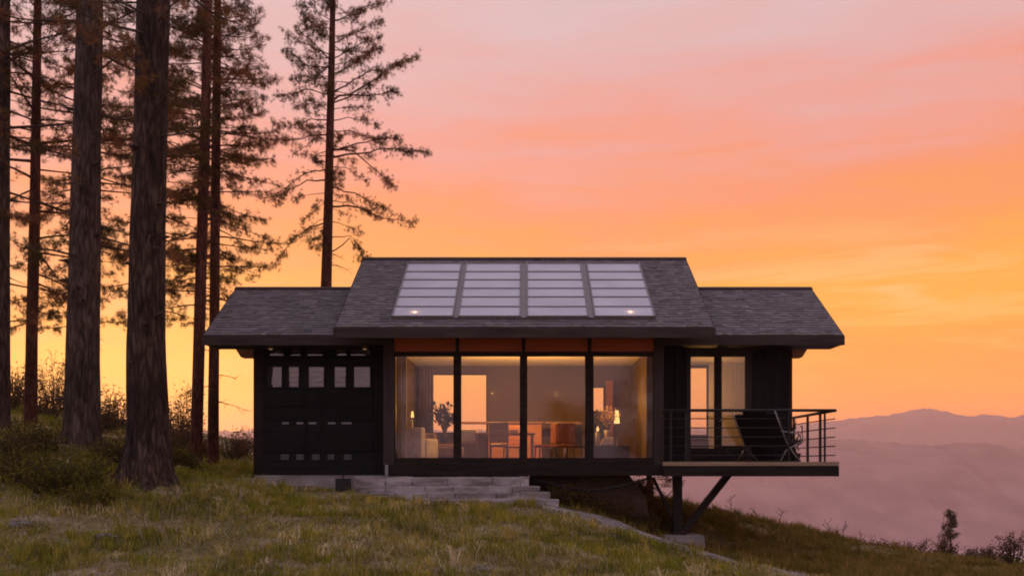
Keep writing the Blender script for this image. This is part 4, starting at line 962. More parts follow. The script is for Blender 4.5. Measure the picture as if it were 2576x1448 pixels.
for yp in (xr * F / (2031 - CX), xr * F / (2062.5 - CX), xr * F / (2074 - CX), 26.2):
    w_ = .026 if yp > 23.6 else .018
    m2 = MB(); m2.box(xr - w_, xr + w_, yp - .026, yp + .026, .05, zh - .02); m2.build('rail_post', MAT['steel'], rl)

# --- support under the deck
dp = 23.3
mb = MB(); mb.box(PXX(1693.5, dp), PXX(1716, dp), dp, dp + .2, PZ(1343, dp), DZ(1197) + .02); mb.build('support_post', MAT['rust_steel'], H, bevel=.006)
mb = MB(); a, b = Vector(P(1722, 1334, dp)), Vector(P(1842, 1182, dp)); t = (b - a).normalized(); nrm_ = Vector((-t.z, 0, t.x)) * .075
mb.hexa([a - nrm_ + Vector((0, .02, 0)), a + nrm_ + Vector((0, .02, 0)), a + nrm_ + Vector((0, .18, 0)), a - nrm_ + Vector((0, .18, 0))], [b - nrm_ + Vector((0, .02, 0)), b + nrm_ + Vector((0, .02, 0)), b + nrm_ + Vector((0, .18, 0)), b - nrm_ + Vector((0, .18, 0))]); mb.build('brace', MAT['rust_steel'], H)
mb = MB(); a, b = Vector(P(1696, 1308, dp)), Vector(P(1643, 1200, dp)); t = (b - a).normalized(); nrm_ = Vector((-t.z, 0, t.x)) * .035
mb.hexa([a - nrm_ + Vector((0, .06, 0)), a + nrm_ + Vector((0, .06, 0)), a + nrm_ + Vector((0, .14, 0)), a - nrm_ + Vector((0, .14, 0))], [b - nrm_ + Vector((0, .06, 0)), b + nrm_ + Vector((0, .06, 0)), b + nrm_ + Vector((0, .14, 0)), b - nrm_ + Vector((0, .14, 0))]); mb.build('brace', MAT['rust_steel'], H)
mb = MB(); mb.tube([P(1673, 1253, dp + .1), P(1694, 1228, dp + .1)], .01, 6); mb.build('tie_rod', MAT['rust_steel'], H)
mb = MB(); mb.box(PXX(1688, dp), PXX(1726, dp), dp - .06, dp + .26, PZ(1343, dp), PZ(1339, dp)); mb.build('base_plate', MAT['rust_steel'], H)
mb = MB(); mb.hexa([(PXX(1655, dp), dp - .45, PZ(1398, dp)), (PXX(1766, dp), dp - .45, PZ(1398, dp)), (PXX(1766, dp), dp + .5, PZ(1398, dp)), (PXX(1655, dp), dp + .5, PZ(1398, dp))],
                   [(PXX(1662, dp), dp - .40, PZ(1343.5, dp)), (PXX(1764, dp), dp - .40, PZ(1343.5, dp)), (PXX(1764, dp), dp + .5, PZ(1343.5, dp)), (PXX(1662, dp), dp + .5, PZ(1343.5, dp))])
fo = mb.build('concrete_footing', MAT['concrete'], bevel=.012); props(fo, 'grey concrete footing block under the deck post', 'footing')

# --- skylights: four bays of six panes on the front slope
L_ = math.hypot(RY - 22, 5.2024 - 2.939); uy, uz = (RY - 22) / L_, (5.2024 - 2.939) / L_
def RP(x, s, h): return (x, 22 + uy * s - uz * h, 2.939 + uz * s + uy * h)
def s_of(py):                                # slope distance whose picture height is py
    lo, hi = 0, L_
    for _ in range(40):
        m = (lo + hi) / 2; q = RP(0, m, .05); lo, hi = (m, hi) if CY - q[2] / q[1] * F > py else (lo, m)
    return lo
sb, stp = s_of(797), s_of(664.5); db = RP(0, sb, .05)[1]
cols_ = [((988, 1137), None), ((1155, 1306), None), ((1328, 1477), None), ((1498, 1645), None)]
rowy = [797, 773, 748.5, 727, 705.5, 685, 664.5]
for (a, b), _ in cols_:
    x0, x1 = PXX(a, db), PXX(b, db); fr = MB(); e = .03
    def bar(xa, xb, s0, s1, h0=.0, h1=.09): fr.hexa([RP(xa, s0, h0), RP(xb, s0, h0), RP(xb, s1, h0), RP(xa, s1, h0)], [RP(xa, s0, h1), RP(xb, s0, h1), RP(xb, s1, h1), RP(xa, s1, h1)])
    bar(x0 - e, x0, sb - e, stp + e); bar(x1, x1 + e, sb - e, stp + e); bar(x0, x1, sb - e, sb); bar(x0, x1, stp, stp + e)
    ss = [s_of(v) for v in rowy]
    for s in ss[1:-1]: bar(x0, x1, s - .017, s + .017, .0, .085)
    sk = fr.build('skylight', MAT['frame_metal'], H)
    for q in range(6):
        pn = MB(); s0, s1 = ss[q] + (.017 if q else 0), ss[q + 1] - (.017 if q < 5 else 0)
        pn.add([RP(x0, s0, .066), RP(x1, s0, .066), RP(x1, s1, .066), RP(x0, s1, .066)], [(0, 1, 2, 3)]); pn.build('pane', MAT['pane'], sk)
    # aluminium flashing between the bays
for a, b in ((1139.5, 1152), (1308.5, 1325), (1479.5, 1495)):
    fl = MB(); x0, x1 = PXX(a, db), PXX(b, db); fl.hexa([RP(x0, sb - .02, .02), RP(x1, sb - .02, .02), RP(x1, stp + .02, .02), RP(x0, stp + .02, .02)], [RP(x0, sb - .02, .05), RP(x1, sb - .02, .05), RP(x1, stp + .02, .05), RP(x0, stp + .02, .05)]); fl.build('flashing', MAT['frame_metal'], H)
PANE_GLOWS = []
for px in (1040, 1588):
    q = RP(PXX(px, db), s_of(786), .035); PANE_GLOWS.append(q)

# ------------------------------------------------------------------ furniture on the deck
def deck_chair():
    t = thing('deck_chair', 'black reclining sling chair on the deck behind the railing', 'chair', (0, 0, 0))
    def obj(nm, mb, m): return mb.build(nm, MAT[m], t, local=True)
    w = .56                                   # faces +x, half width in y
    mb = MB(); P0, P1 = (-.22, .40), (-.62, 1.06)
    mb.hexa([(P0[0], -w, P0[1]), (P0[0] + .13, -w, P0[1]), (P0[0] + .13, w, P0[1]), (P0[0], w, P0[1])], [(P1[0], -w, P1[1]), (P1[0] + .12, -w, P1[1] + .03), (P1[0] + .12, w, P1[1] + .03), (P1[0], w, P1[1])]); o = obj('backrest', mb, 'sling'); 
    mb = MB(); mb.hexa([(-.24, -w, .33), (.42, -w, .40), (.42, w, .40), (-.24, w, .33)], [(-.24, -w, .43), (.42, -w, .49), (.42, w, .49), (-.24, w, .43)]); o = obj('seat', mb, 'sling'); o.modifiers.new('b', 'BEVEL').width = .03
    mb = MB(); mb.hexa([(-.6, -.3, 1.0), (-.5, -.3, .98), (-.5, .3, .98), (-.6, .3, 1.0)], [(-.66, -.3, 1.14), (-.57, -.3, 1.15), (-.57, .3, 1.15), (-.66, .3, 1.14)]); o = obj('headrest', mb, 'sling')
    for s in (-1, 1):
        y = s * (w + .03)
        mb = MB(); mb.tube([(-.66, y, 1.12), (-.4, y, .7), (-.2, y, .4), (.12, y, .12), (.3, y, .02)], .015, 8); obj('side_rail', mb, 'metal')
        mb = MB(); mb.tube([(-.45, y, .02), (-.25, y, .25), (.2, y, .42), (.44, y, .46)], .015, 8); obj('leg', mb, 'frame_metal')
        mb = MB(); mb.tube([(-.42, y, .68), (-.2, y, .66), (.2, y, .64), (.3, y, .58), (.33, y, .42)], .016, 8); obj('armrest', mb, 'metal')
    mb = MB(); mb.tube([(.3, -w - .03, .02), (.3, w + .03, .02)], .013, 8); obj('crossbar', mb, 'steel')
    mb = MB(); mb.tube([(-.45, -w - .03, .02), (-.45, w + .03, .02)], .013, 8); obj('crossbar', mb, 'steel')
    return t
ch = deck_chair(); ch.location = (PXX(1940, 23.4), 23.45, .05); ch.rotation_euler = (0, 0, math.radians(40)); ROOTLOC[ch.name] = Vector((0, 0, 0)); ch.scale = (1.0, 1.0, 1.0)
t = thing('deck_stool', 'small low black stool left of the sling chair on the deck', 'stool', (PXX(1848, 23.3), 23.35, .05)); bx, by, bz = t.location
mb = MB(); mb.hexa([(bx - .25, by - .18, bz + .31), (bx + .22, by - .18, bz + .31), (bx + .22, by + .18, bz + .31), (bx - .25, by + .18, bz + .31)], [(bx - .26, by - .19, bz + .345), (bx + .23, by - .19, bz + .345), (bx + .23, by + .19, bz + .345), (bx - .26, by + .19, bz + .345)]); mb.build('seat', MAT['sling'], t, bevel=.008)
for sx in (-1, 1):
    for sy in (-1, 1): mb = MB(); mb.tube([(bx + sx * .22, by + sy * .15, bz + .32), (bx + sx * .14, by + sy * .15, bz + .12), (bx + sx * .16, by + sy * .15, bz)], .011, 7); mb.build('leg', MAT['steel'], t)
# potted vine by the rail
px_, py_ = PXX(2000, 23.6), 23.6
t = thing('potted_vine', 'straggly potted vine at the wall corner beside the side railing', 'plant', (px_, py_, .05))
mb = MB(); mb.lathe((px_, py_, .05), [(.09, 0), (.12, .16), (.13, .2), (.11, .2)], 16); mb.build('pot', MAT['rubber'], t)
mb = MB(); cen = []
for q in range(9):
    pts = [Vector((px_ + R.uniform(-.04, .04), py_ + R.uniform(-.04, .04), .24))]
    for s in range(7): pts.append(pts[-1] + Vector((R.uniform(-.09, .09), R.uniform(-.06, .06), R.uniform(.04, .16))))
    pts = [Vector((min(max(p.x, px_ - .15), px_ + .14), p.y, min(p.z, 1.02))) for p in pts]
    mb.tube(pts, [.012] + [.009] * 6 + [.004], 5, caps=False); cen += pts[1:]
mb.build('stems', MAT['rust_steel'], t); v, tt, c = leaves(np.array(cen), 1, .03, .03, np.array([(.03, .03, .018)] * len(cen))); arr_obj('foliage', v, tt, MAT['leaf'], t, cols=c)

# ------------------------------------------------------------------ things inside, seen through the glass
def simple_thing(name, label, cat, x, y, z=0.0, group=None): return thing(name, label, cat, (x, y, z), group)
def drape(name, label, x0, x1, y, z0, z1, mat, folds):
    t = MB(); n = folds * 6; vs = []
    for q in range(n + 1):
        f = q / n; x = x0 + (x1 - x0) * f; yy = y + .035 * math.sin(f * folds * 2 * PI) + .01 * math.sin(f * 31)
        vs += [(x, yy, z0), (x, yy, z1), (x, yy + .006, z0), (x, yy + .006, z1)]
    fs = []
    for q in range(n): a = q * 4; fs += [(a, a + 4, a + 5, a + 1), (a + 2, a + 3, a + 7, a + 6)]
    t.add(vs, fs, True); o = t.build(name, MAT[mat]); props(o, label, 'curtain'); return o
dd = 23.35
drape('curtain', 'pale curtain gathered at the left end of the glass front', PXX(998, dd), PXX(1022, dd), dd, .02, 2.68, 'curtain_pale', 4)
drape('curtain', 'narrow brown curtain gathered at the right end of the glass front', PXX(1626, dd), PXX(1643, dd), dd, .02, 2.68, 'curtain_dark', 3)
drape('curtain', 'dark brown curtain left of the bright rear window', PXX(1052, 28.2), PXX(1090, 28.2), 28.2, .02, 2.6, 'curtain_dark', 5)
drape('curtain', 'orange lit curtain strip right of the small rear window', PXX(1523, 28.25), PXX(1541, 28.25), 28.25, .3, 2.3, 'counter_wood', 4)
mb = MB(); mb.box(PXX(1781, 27.0), 6.17, 26.9, 27.0, 0, 2.66); mb.build('wall', MAT['curtain_pale'], H)
# pale armchair
def armchair(label, x, y, rz, m):
    t = thing('armchair', label, 'armchair', (0, 0, 0))
    def obj(nm, a, bev=.04): mb = MB(); mb.box(*a); return mb.build(nm, MAT[m], t, local=True, bevel=bev)
    obj('seat', (-.28, .28, -.3, .3, .14, .42)); obj('backrest', (-.4, .4, .28, .48, .12, .86)); obj('arm', (-.42, -.285, -.3, .275, .12, .6)); obj('arm', (.285, .42, -.3, .275, .12, .6))
    for sx in (-1, 1):
        for sy in (-.25, .42): mb = MB(); mb.tube([(sx * .34, sy, .125), (sx * .35, sy, 0)], [.02, .014], 8); mb.build('leg', MAT['dark_furn'], t, local=True)
    t.location = (x, y, 0); t.rotation_euler = (0, 0, rz); return t
armchair('pale armchair by the left curtain', PXX(1048, 24.5), 24.6, math.radians(155), 'cloth_white')
# dark chaise
t = simple_thing('chaise', 'low brown chaise below the indoor plant', 'sofa', PXX(1115, 26), 26); bx = t.location.x
for nm, a in (('seat', (bx - .55, bx + .5, 25.7, 26.4, .18, .44)), ('backrest', (bx - .55, bx - .2, 25.7, 26.4, .445, .78)), ('base', (bx - .5, bx + .45, 25.75, 26.35, .0, .175))): mb = MB(); mb.box(*a); mb.build(nm, MAT['curtain_dark'], t, bevel=.03)
# bar counter
t = simple_thing('bar_counter', 'orange brown wooden bar counter along the rear wall', 'counter', PXX(1290, 27.4), 27.4)
mb = MB(); mb.box(PXX(1228, 27.4), PXX(1362, 27.4), 27.45, 27.9, 0, 1.08); mb.build('body', MAT['counter_wood'], t, bevel=.01)
mb = MB(); mb.box(PXX(1160, 27.4), PXX(1366, 27.4), 27.38, 27.95, 1.085, 1.13); mb.build('top', MAT['table_wood'], t, bevel=.006)
mb = MB(); mb.box(PXX(1372, 27.4), PXX(1462, 27.4), 27.5, 27.9, 1.09, 1.13); mb.build('shelf', MAT['table_wood'], t)
# long table
t = simple_thing('dining_table', 'long wooden dining table in the middle of the room', 'table', PXX(1260, 25), 25)
mb = MB(); mb.box(PXX(1196, 25), PXX(1345, 25), 24.6, 25.5, .70, .745); mb.build('tabletop', MAT['table_wood'], t, bevel=.008)
for px in (1202, 1338):
    for yy in (24.68, 25.4): mb = MB(); mb.box(PXX(px, 25) - .035, PXX(px, 25) + .035, yy - .035, yy + .035, 0, .698); mb.build('leg', MAT['table_wood'], t)
def dining_chair(label, x, y, rz, m='cloth_red'):
    t = thing('dining_chair', label, 'chair', (0, 0, 0), 'chairs round the dining table')
    def obj(nm, a, mm, bev=.01): mb = MB(); mb.box(*a); return mb.build(nm, MAT[mm], t, local=True, bevel=bev)
    obj('seat', (-.23, .23, -.23, .23, .40, .47), m, .02); obj('backrest', (-.23, .23, .19, .25, .50, .98), m, .02)
    for sx in (-1, 1):
        for sy in (-1, 1): mb = MB(); mb.tube([(sx * .2, sy * .2, .4), (sx * .21, sy * .22, 0)], [.02, .014], 7); mb.build('leg', MAT['dark_furn'], t, local=True)
    for sx in (-1, 1): mb = MB(); mb.tube([(sx * .2, .2, .4), (sx * .2, .225, .55)], .015, 7); mb.build('back_post', MAT['dark_furn'], t, local=True)
    t.location = (x, y, 0); t.rotation_euler = (0, 0, rz); return t
dining_chair('rust red chair at the right end of the dining table', PXX(1372, 25), 25.0, math.radians(-75))
dining_chair('rust red chair turned to the window right of the dining table', PXX(1415, 24.6), 24.6, math.radians(200))
dining_chair('dark chair behind the two rust red chairs', PXX(1448, 25.6), 25.6, math.radians(160), 'dark_furn')
dining_chair('dark chair in front of the dining table', PXX(1255, 24.2), 24.25, math.radians(180), 'table_wood')
dining_chair('brown chair at the rear side of the dining table', PXX(1290, 25.9), 25.9, math.radians(10), 'counter_wood')
# candle, bowl
cx_, cy_ = PXX(1421, 23.7), 23.7; t = simple_thing('floor_candle', 'white pillar candle near the third glass pane', 'candle', cx_, cy_)
mb = MB(); mb.lathe((cx_, cy_, 0), [(.10, 0), (.1, .03), (.03, .05), (.025, .1), (.06, .13), (.06, .14)], 16); mb.build('holder', MAT['dark_furn'], t); mb = MB(); mb.lathe((cx_, cy_, .14), [(.035, 0), (.035, .22), (.03, .225)], 14); mb.build('candle', MAT['cloth_white'], t)
bx, by = PXX(1292, 25), 25.1; mb = MB(); mb.lathe((bx, by, .746), [(.06, 0), (.12, .04), (.16, .09), (.15, .09), (.1, .045)], 20); props(mb.build('bowl', MAT['ceramic']), 'pale shallow bowl on the dining table', 'bowl')
# cushions pile lit by the rear window
for (px, d, zz, w_, lab) in ((1180, 25.2, .62, .2, 'cream cushion on the left end of the dining table'),):
    bx = PXX(px, d); mb = MB(); mb.box(bx - .25, bx + .22, d - .1, d + .12, .50, .86); props(mb.build('cushion', MAT['ceramic'], bevel=.07), lab, 'cushion')
# indoor plant
def houseplant(label, x, y, z0, h, w, m, n, potm='dark_furn', col=(.05, .045, .02), potr=.14, sz=.07):
    t = thing('houseplant', label, 'plant', (x, y, z0)); mb = MB(); mb.lathe((x, y, z0), [(potr * .7, 0), (potr, .22), (potr * 1.06, .25), (potr * .9, .25)], 18); mb.build('pot', MAT[potm], t); mb = MB(); cen = []
    for q in range(n):
        az = R.uniform(0, 2 * PI); e = Vector((x + math.cos(az) * w * R.uniform(.2, 1), y + math.sin(az) * w * R.uniform(.2, 1), z0 + .25 + h * R.uniform(.4, 1))); b0 = Vector((x, y, z0 + .22)); m_ = b0.lerp(e, .55) + Vector((0, 0, h * .12))
        mb.tube([b0, m_, e], [.01, .008, .004], 5, caps=False); cen += [e, m_.lerp(e, .5), e]
    mb.build('stems', MAT['twig'], t); v, tt, c = leaves(np.array(cen), 4, sz, .06, np.array([col] * len(cen))); arr_obj('foliage', v, tt, MAT['leaf'], t, cols=c)
st_ = simple_thing('plant_stand', 'wooden plant stand in front of the rear window', 'stand', PXX(1118, 27.6), 27.6); bx = st_.location.x
mb = MB(); mb.box(bx - .25, bx + .25, 27.4, 27.8, .5, .54); mb.build('top', MAT['table_wood'], st_)
for sx in (-.22, .22):
    for sy in (27.43, 27.77): mb = MB(); mb.box(bx + sx - .02, bx + sx + .02, sy - .02, sy + .02, 0, .498); mb.build('leg', MAT['table_wood'], st_)
houseplant('leafy houseplant dark against the bright rear window', bx, 27.6, .541, .75, .34, 'leaf', 22)
# sideboard with lamp, flowers, box
t = simple_thing('sideboard', 'dark low sideboard behind the fourth glass pane', 'sideboard', PXX(1536, 25.2), 25.2)
mb = MB(); mb.box(PXX(1492, 25.2), PXX(1580, 25.2), 25.0, 25.4, .06, .42); mb.build('body', MAT['dark_furn'], t, bevel=.008); mb = MB(); mb.box(PXX(1490, 25.2), PXX(1582, 25.2), 24.98, 25.42, .425, .45); mb.build('top', MAT['dark_furn'], t, bevel=.005)
for px in (1496, 1576): mb = MB(); mb.box(PXX(px, 25.2) - .03, PXX(px, 25.2) + .03, 25.02, 25.38, 0, .058); mb.build('leg', MAT['dark_furn'], t)
bx = PXX(1526, 25.2); mb = MB(); mb.hexa([(bx - .18, 25.05, .452), (bx + .17, 25.05, .452), (bx + .17, 25.3, .452), (bx - .18, 25.3, .452)], [(bx - .10, 25.07, .64), (bx + .17, 25.07, .655), (bx + .17, 25.29, .655), (bx - .10, 25.29, .64)]); props(mb.build('cushion', MAT['ceramic'], bevel=.03), 'cream cushion lying on the dark sideboard', 'cushion')
lx, ly = PXX(1551, 26.2), 26.2
def table_lamp(label, x, y, zb, hs, r0, r1, group=None):
    t = thing('table_lamp', label, 'lamp', (x, y, 0)); mb = MB(); mb.lathe((x, y, 0), [(.14, 0), (.14, .02), (.02, .03), (.018, zb)], 18); mb.build('base', MAT['dark_furn'], t)
    mb = MB(); mb.lathe((x, y, zb), [(r0, 0), (r1, hs), (r1 * .9, hs)], 20); mb.build('lamp_shade', MAT['lamp_glow'], t); return t
table_lamp('slender lit lamp right of the flowers behind the fourth pane', lx, ly, PZ(1064, 26.2), .33, .075, .045)
table_lamp('small lit lamp by the pale left curtain', PXX(1033.5, 24.9) - .02, 25.4, PZ(1049, 25.4), .15, .04, .022)
fx, fy = PXX(1528, 25.9), 25.9; st_ = simple_thing('plant_stand', 'tall pot stand right of the small rear window', 'stand', fx, fy); mb = MB(); mb.box(fx - .16, fx + .16, fy - .15, fy + .15, .56, .6); mb.build('top', MAT['table_wood'], st_); mb = MB(); mb.lathe((fx, fy, 0), [(.13, 0), (.13, .02), (.03, .04), (.03, .559)], 14); mb.build('leg', MAT['table_wood'], st_)
houseplant('vase of yellow flowers beside the lit lamp', fx, fy, .601, .55, .24, 'leaf', 16, 'ceramic', (.5, .3, .06), .09, .04)
houseplant('dark houseplant left of the yellow flowers', PXX(1506, 26.4), 26.4, 0.0, 1.05, .28, 'leaf', 20, 'dark_furn', (.05, .045, .02), .16, .06)
tx, ty = PXX(1503, 25.15), 25.15; t = thing('tea_light', 'small glowing tea light on the left end of the dark sideboard', 'candle', (tx, ty, .451)); mb = MB(); mb.lathe((tx, ty, .451), [(.05, 0), (.055, .3), (.03, .34), (.03, .36)], 14); mb.build('holder', MAT['ceramic'], t); mb = MB(); mb.lathe((tx, ty, .812), [(.028, 0), (.034, .04), (.016, .09), (.003, .12)], 12); mb.build('flame', MAT['lamp_glow'], t)
# ceiling downlights
for px, d in ((1058, 26.8), (1240, 25.6), (1400, 25.6), (1560, 25.6)):
    x = PXX(px, d); mb = MB(); mb.lathe((x, d, 2.712), [(.05, 0), (.055, .012), (.055, .018)], 16); dl = mb.build('downlight', MAT['metal'], H); mb = MB(); mb.lathe((x, d, 2.706), [(.03, 0), (.035, .004), (.035, .006)], 14); mb.build('bulb', MAT['bulb'], dl)

# trees behind the viewer: the photograph shows them mirrored in the glass front
def broadleaf(label, x, y, h, w, zc, n):
    base = Vector((x, y, gz(x, y))); root = thing('broadleaf_tree', label, 'tree', base); mb = MB()
    mb.tube([(x, y, base.z - .3), (x + .05, y, base.z + h * .4), (x - .1, y, base.z + h * .9)], [.2, .14, .04], 10); mb.build('trunk', MAT['bark_brown'], root); mb = MB(); cen = []
    for q in range(n):
        z0 = base.z + h * R.uniform(zc, .85); az = R.uniform(0, 2 * PI); f = (z0 - base.z) / h; l = w * .5 * (1.15 - .75 * abs(f - .55) * 1.6) * R.uniform(.5, 1.1)
        pts = limb_path((x, y, z0), az, l, .45, .1, 5, wig=.15); mb.tube(pts, [.05, .035, .025, .015, .006], 5, caps=False)
        for p_ in pts[2:]: cen += [p_ + Vector((R.gauss(0, .25), R.gauss(0, .25), R.gauss(0, .2))) for _ in range(3)]
    mb.build('branches', MAT['twig'], root); v, t, c = leaves(np.array(cen), 26, .06, .3, np.array([(.20, .075, .025)] * len(cen))); arr_obj('crown', v, t, MAT['leaf'], root, cols=c)
broadleaf('brown leaved tree mirrored in the fourth glass pane', 6.6, -13, 9.5, 3.4, .12, 40)
broadleaf('brown leaved tree mirrored in the third glass pane', 2.5, -15, 6.0, 3.2, .25, 30)
broadleaf('tree mirrored in the upper left of the first glass pane', -7.4, -14, 9.0, 2.6, .4, 26)

# ------------------------------------------------------------------ village specks in the valley
for kx, (px, py) in enumerate([(2402, 1293), (2430, 1296), (2455, 1300), (2470, 1297), (2486, 1303), (2440, 1284), (2268, 1296), (2260, 1293)]):
    s = (py - CY) / F; d = None
    for dd in np.arange(900, 3000, 10.0):
        if -s * dd <= ground_z(np.array([PXX(px, dd)]), np.array([dd]))[0]: d = dd; break
    if d is None: continue
    x = PXX(px, d); z = gz(x, d); t = thing('valley_house', 'tiny pale house in the misty valley', 'house', (x, d, z), 'tiny houses in the valley'); w = R.uniform(7, 13)
    mb = MB(); mb.box(x - w / 2, x + w / 2, d, d + 8, z - 3, z + 5); mb.build('wall', MAT['pale_plaster'], t); mb = MB(); mb.prism([(d - .5, z + 5), (d + 4, z + 8), (d + 8.5, z + 5)], 'x', x - w / 2 - .5, x + w / 2 + .5); mb.build('roof', MAT['red_tile'], t)

# ------------------------------------------------------------------ haze, sky, lights, camera
mb = MB(); mb.box(-4700, 4700, -2500, 7300, VALLEY - 30, 282); hz = mb.build('haze', MAT['glass']); hz['kind'] = 'stuff'; hz['label'] = 'thin pink evening haze filling the valley'
m, nt, out = new_mat('haze_air'); pv = nd(nt, 'ShaderNodeVolumePrincipled'); pv.inputs['Color'].default_value = (.98, .80, .79, 1); pv.inputs['Density'].default_value = 2.05e-4; pv.inputs['Anisotropy'].default_value = .6
nt.links.new(pv.outputs['Volume'], out.inputs['Volume']); hz.data.materials[0] = m

SUN_EL, SUN_AZ = math.radians(3.2), math.radians(-24)      # behind the pines, a little above the far ridge
w = bpy.data.worlds.new('World'); scene.world = w; w.use_nodes = True; nt = w.node_tree; nt.nodes.clear(); L = nt.links.new
out = nd(nt, 'ShaderNodeOutputWorld'); tc = nd(nt, 'ShaderNodeTexCoord'); sep = nd(nt, 'ShaderNodeSeparateXYZ'); L(tc.outputs['Generated'], sep.inputs[0])
def M(op, a, b=None, c=None):
    n = nd(nt, 'ShaderNodeMath', operation=op)
    for k_, v_ in enumerate((a, b, c)):
        if v_ is None: continue
        if isinstance(v_, (int, float)): n.inputs[k_].default_value = v_
        else: L(v_, n.inputs[k_])
    return n.outputs[0]
x_, y_, z_ = sep.outputs
mpv = nd(nt, 'ShaderNodeMapping'); mpv.inputs['Scale'].default_value = (1.6, 1.6, 7.5); mpv.inputs['Rotation'].default_value = (0, math.radians(14), 0); L(tc.outputs['Generated'], mpv.inputs['Vector'])
nz = nd(nt, 'ShaderNodeTexNoise', Scale=1.7, Detail=8.0, Roughness=.55, Distortion=.35); L(mpv.outputs[0], nz.inputs['Vector'])
mpw = nd(nt, 'ShaderNodeMapping'); mpw.inputs['Scale'].default_value = (2.2, 2.2, 21); mpw.inputs['Rotation'].default_value = (0, math.radians(8), 0); L(tc.outputs['Generated'], mpw.inputs['Vector'])
nw = nd(nt, 'ShaderNodeTexNoise', Scale=2.0, Detail=9.0, Roughness=.6, Distortion=.6); L(mpw.outputs[0], nw.inputs['Vector'])
s = M('MULTIPLY_ADD', x_, -.10, z_)
s = M('ADD', s, M('MULTIPLY', M('SUBTRACT', nz.outputs['Fac'], .5), .17))
s = M('ADD', s, M('MULTIPLY', M('SUBTRACT', nw.outputs['Fac'], .5), .13))
def srgb(r, g_, b): return tuple(((c / 255 + .055) / 1.055) ** 2.4 if c > 10 else c / 255 / 12.92 for c in (r, g_, b))
sun_r = ramp(nt, [(.0, srgb(255, 140, 4)), (.06, srgb(255, 154, 4)), (.105, srgb(255, 172, 8)), (.145, srgb(255, 172, 34)), (.185, srgb(255, 158, 68)), (.25, srgb(254, 152, 102)), (.30, srgb(246, 162, 144)), (.35, srgb(236, 176, 170)), (.41, srgb(228, 192, 193)), (.52, srgb(198, 182, 192)), (.75, srgb(172, 164, 182)), (1, srgb(166, 160, 178))])
L(s, sun_r.inputs['Fac'])
bk_r = ramp(nt, [(.0, srgb(128, 108, 120)), (.1, srgb(160, 134, 140)), (.25, srgb(174, 150, 158)), (.5, srgb(174, 160, 174)), (1, srgb(166, 160, 180))]); L(s, bk_r.inputs['Fac'])
mr = nd(nt, 'ShaderNodeMapRange', interpolation_type='SMOOTHSTEP'); mr.inputs['From Min'].default_value = -.35; mr.inputs['From Max'].default_value = .55; L(y_, mr.inputs['Value'])
mx = nd(nt, 'ShaderNodeMixRGB'); L(mr.outputs[0], mx.inputs['Fac']); L(bk_r.outputs['Color'], mx.inputs['Color1']); L(sun_r.outputs['Color'], mx.inputs['Color2'])
# wisps of bright cloud low in the sky
band = nd(nt, 'ShaderNodeMapRange', interpolation_type='SMOOTHSTEP'); band.inputs['From Min'].default_value = .06; band.inputs['From Max'].default_value = .17; L(z_, band.inputs['Value'])
band2 = nd(nt, 'ShaderNodeMapRange', interpolation_type='SMOOTHSTEP'); band2.inputs['From Min'].default_value = .17; band2.inputs['From Max'].default_value = .24; band2.inputs['To Min'].default_value = 1; band2.inputs['To Max'].default_value = 0; L(z_, band2.inputs['Value'])
wr = ramp(nt, [(.5, (0, 0, 0)), (.66, (1, 1, 1))]); L(nw.outputs['Fac'], wr.inputs['Fac'])
wf = M('MULTIPLY', M('MULTIPLY', wr.outputs['Color'], band.outputs[0]), M('MULTIPLY', band2.outputs[0], .75))
mx2 = nd(nt, 'ShaderNodeMixRGB'); L(wf, mx2.inputs['Fac']); L(mx.outputs['Color'], mx2.inputs['Color1']); mx2.inputs['Color2'].default_value = (*srgb(255, 196, 112), 1)
bg1 = nd(nt, 'ShaderNodeBackground'); L(mx2.outputs['Color'], bg1.inputs['Color'])
lowglow = M('MULTIPLY', M('POWER', 2.718, M('MULTIPLY', M('MAXIMUM', z_, 0.0), -13.0)), mr.outputs[0])      # the glow is strongest along the sunset horizon
high = nd(nt, 'ShaderNodeMapRange', interpolation_type='SMOOTHSTEP'); high.inputs['From Min'].default_value = .42; high.inputs['From Max'].default_value = .8; L(z_, high.inputs['Value'])
back = M('SUBTRACT', 1.0, mr.outputs[0])
L(M('ADD', M('ADD', .95, M('MULTIPLY', lowglow, 1.6)), M('ADD', M('MULTIPLY', high.outputs[0], .45), M('MULTIPLY', back, .65))), bg1.inputs['Strength'])
sky = nd(nt, 'ShaderNodeTexSky', sky_type='NISHITA', sun_disc=False, sun_elevation=SUN_EL, sun_rotation=SUN_AZ)
bg2 = nd(nt, 'ShaderNodeBackground', Strength=.015); L(sky.outputs['Color'], bg2.inputs['Color'])
ad = nd(nt, 'ShaderNodeAddShader'); L(bg1.outputs[0], ad.inputs[0]); L(bg2.outputs[0], ad.inputs[1]); L(ad.outputs[0], out.inputs['Surface'])

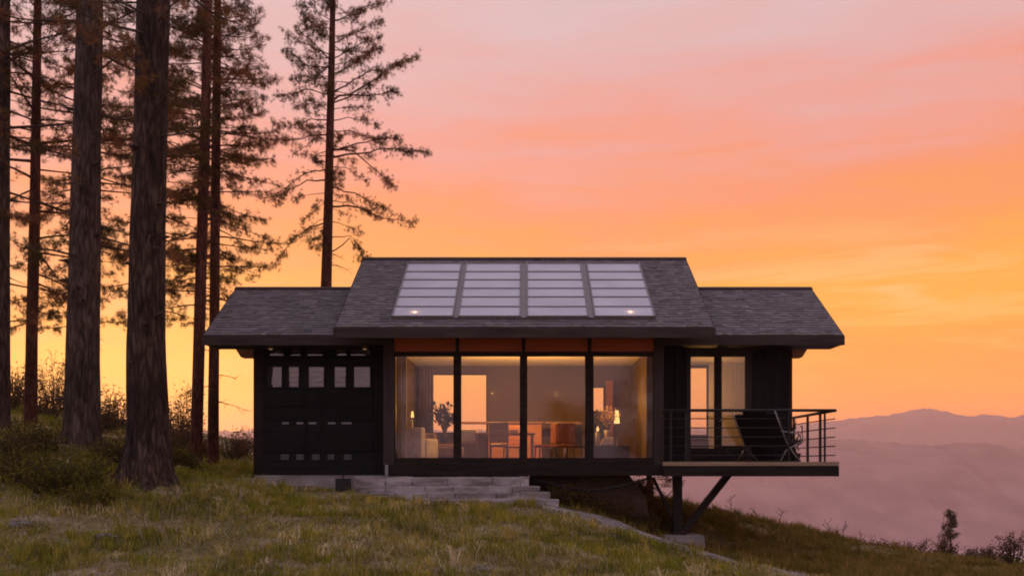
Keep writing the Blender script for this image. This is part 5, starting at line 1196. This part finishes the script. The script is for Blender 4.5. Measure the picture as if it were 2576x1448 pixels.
def light(name, kind, loc, energy, col, size=.05):
    l = bpy.data.lights.new(name, kind); l.energy = energy; l.color = col; o = bpy.data.objects.new(name, l); COL.objects.link(o); o.location = loc
    if kind == 'POINT': l.shadow_soft_size = size
    return o
sun = light('sun', 'SUN', (0, 0, 30), 1.2, (1, .5, .2)); sun.data.angle = math.radians(.6)
sd_ = Vector((math.sin(SUN_AZ) * math.cos(SUN_EL), math.cos(SUN_AZ) * math.cos(SUN_EL), math.sin(SUN_EL))); sun.rotation_euler = sd_.to_track_quat('Z', 'Y').to_euler()
WARM = (1, .5, .12)
light('lamp_light', 'POINT', (lx - .02, ly - .15, PZ(1064, 26.2) + .5), 26, WARM, 0)
light('lamp_light', 'POINT', (PXX(1033.5, 24.9), 25.3, 1.35), 22, WARM, 0)
for px, d in ((1240, 25.6), (1400, 25.6)): light('room_fill_light', 'POINT', (PXX(px, d), d, 1.75), 125, WARM, 0)  # added fill in mid-air, below the fixtures, to brighten ceiling and furniture
light('wing_fill_light', 'POINT', (4.6, 25.9, 1.7), 36, WARM, 0)  # added unseen fill without a fixture, warms the room behind the door
for q in PANE_GLOWS: light('pane_glow_light', 'POINT', q, 2.0, (1, .55, .25), .012)  # added under the panes only to make warm glow spots
for px in (690, 923): light('eave_lamp', 'POINT', (PXX(px, YW), 23.85, 2.64), .03, WARM, 0)

cam = bpy.data.cameras.new('camera'); co = bpy.data.objects.new('camera', cam); COL.objects.link(co)
co.location = (0, 0, 0); co.rotation_euler = (PI / 2, 0, 0); cam.sensor_width = 36; cam.lens = 36; cam.shift_x = -(CX - 2575 / 2) / 2575; cam.shift_y = (CY - 1448 / 2) / 2575
cam.clip_start = .1; cam.clip_end = 20000; scene.camera = co
vs_ = scene.view_settings; vs_.view_transform = 'Standard'; vs_.look = 'None'; vs_.exposure = 0; vs_.gamma = 1
cy = scene.cycles; cy.max_bounces = 8; cy.transparent_max_bounces = 12; cy.volume_bounces = 1; cy.use_denoising = True; cy.pixel_filter_type = 'BLACKMAN_HARRIS'; cy.filter_width = 1.9
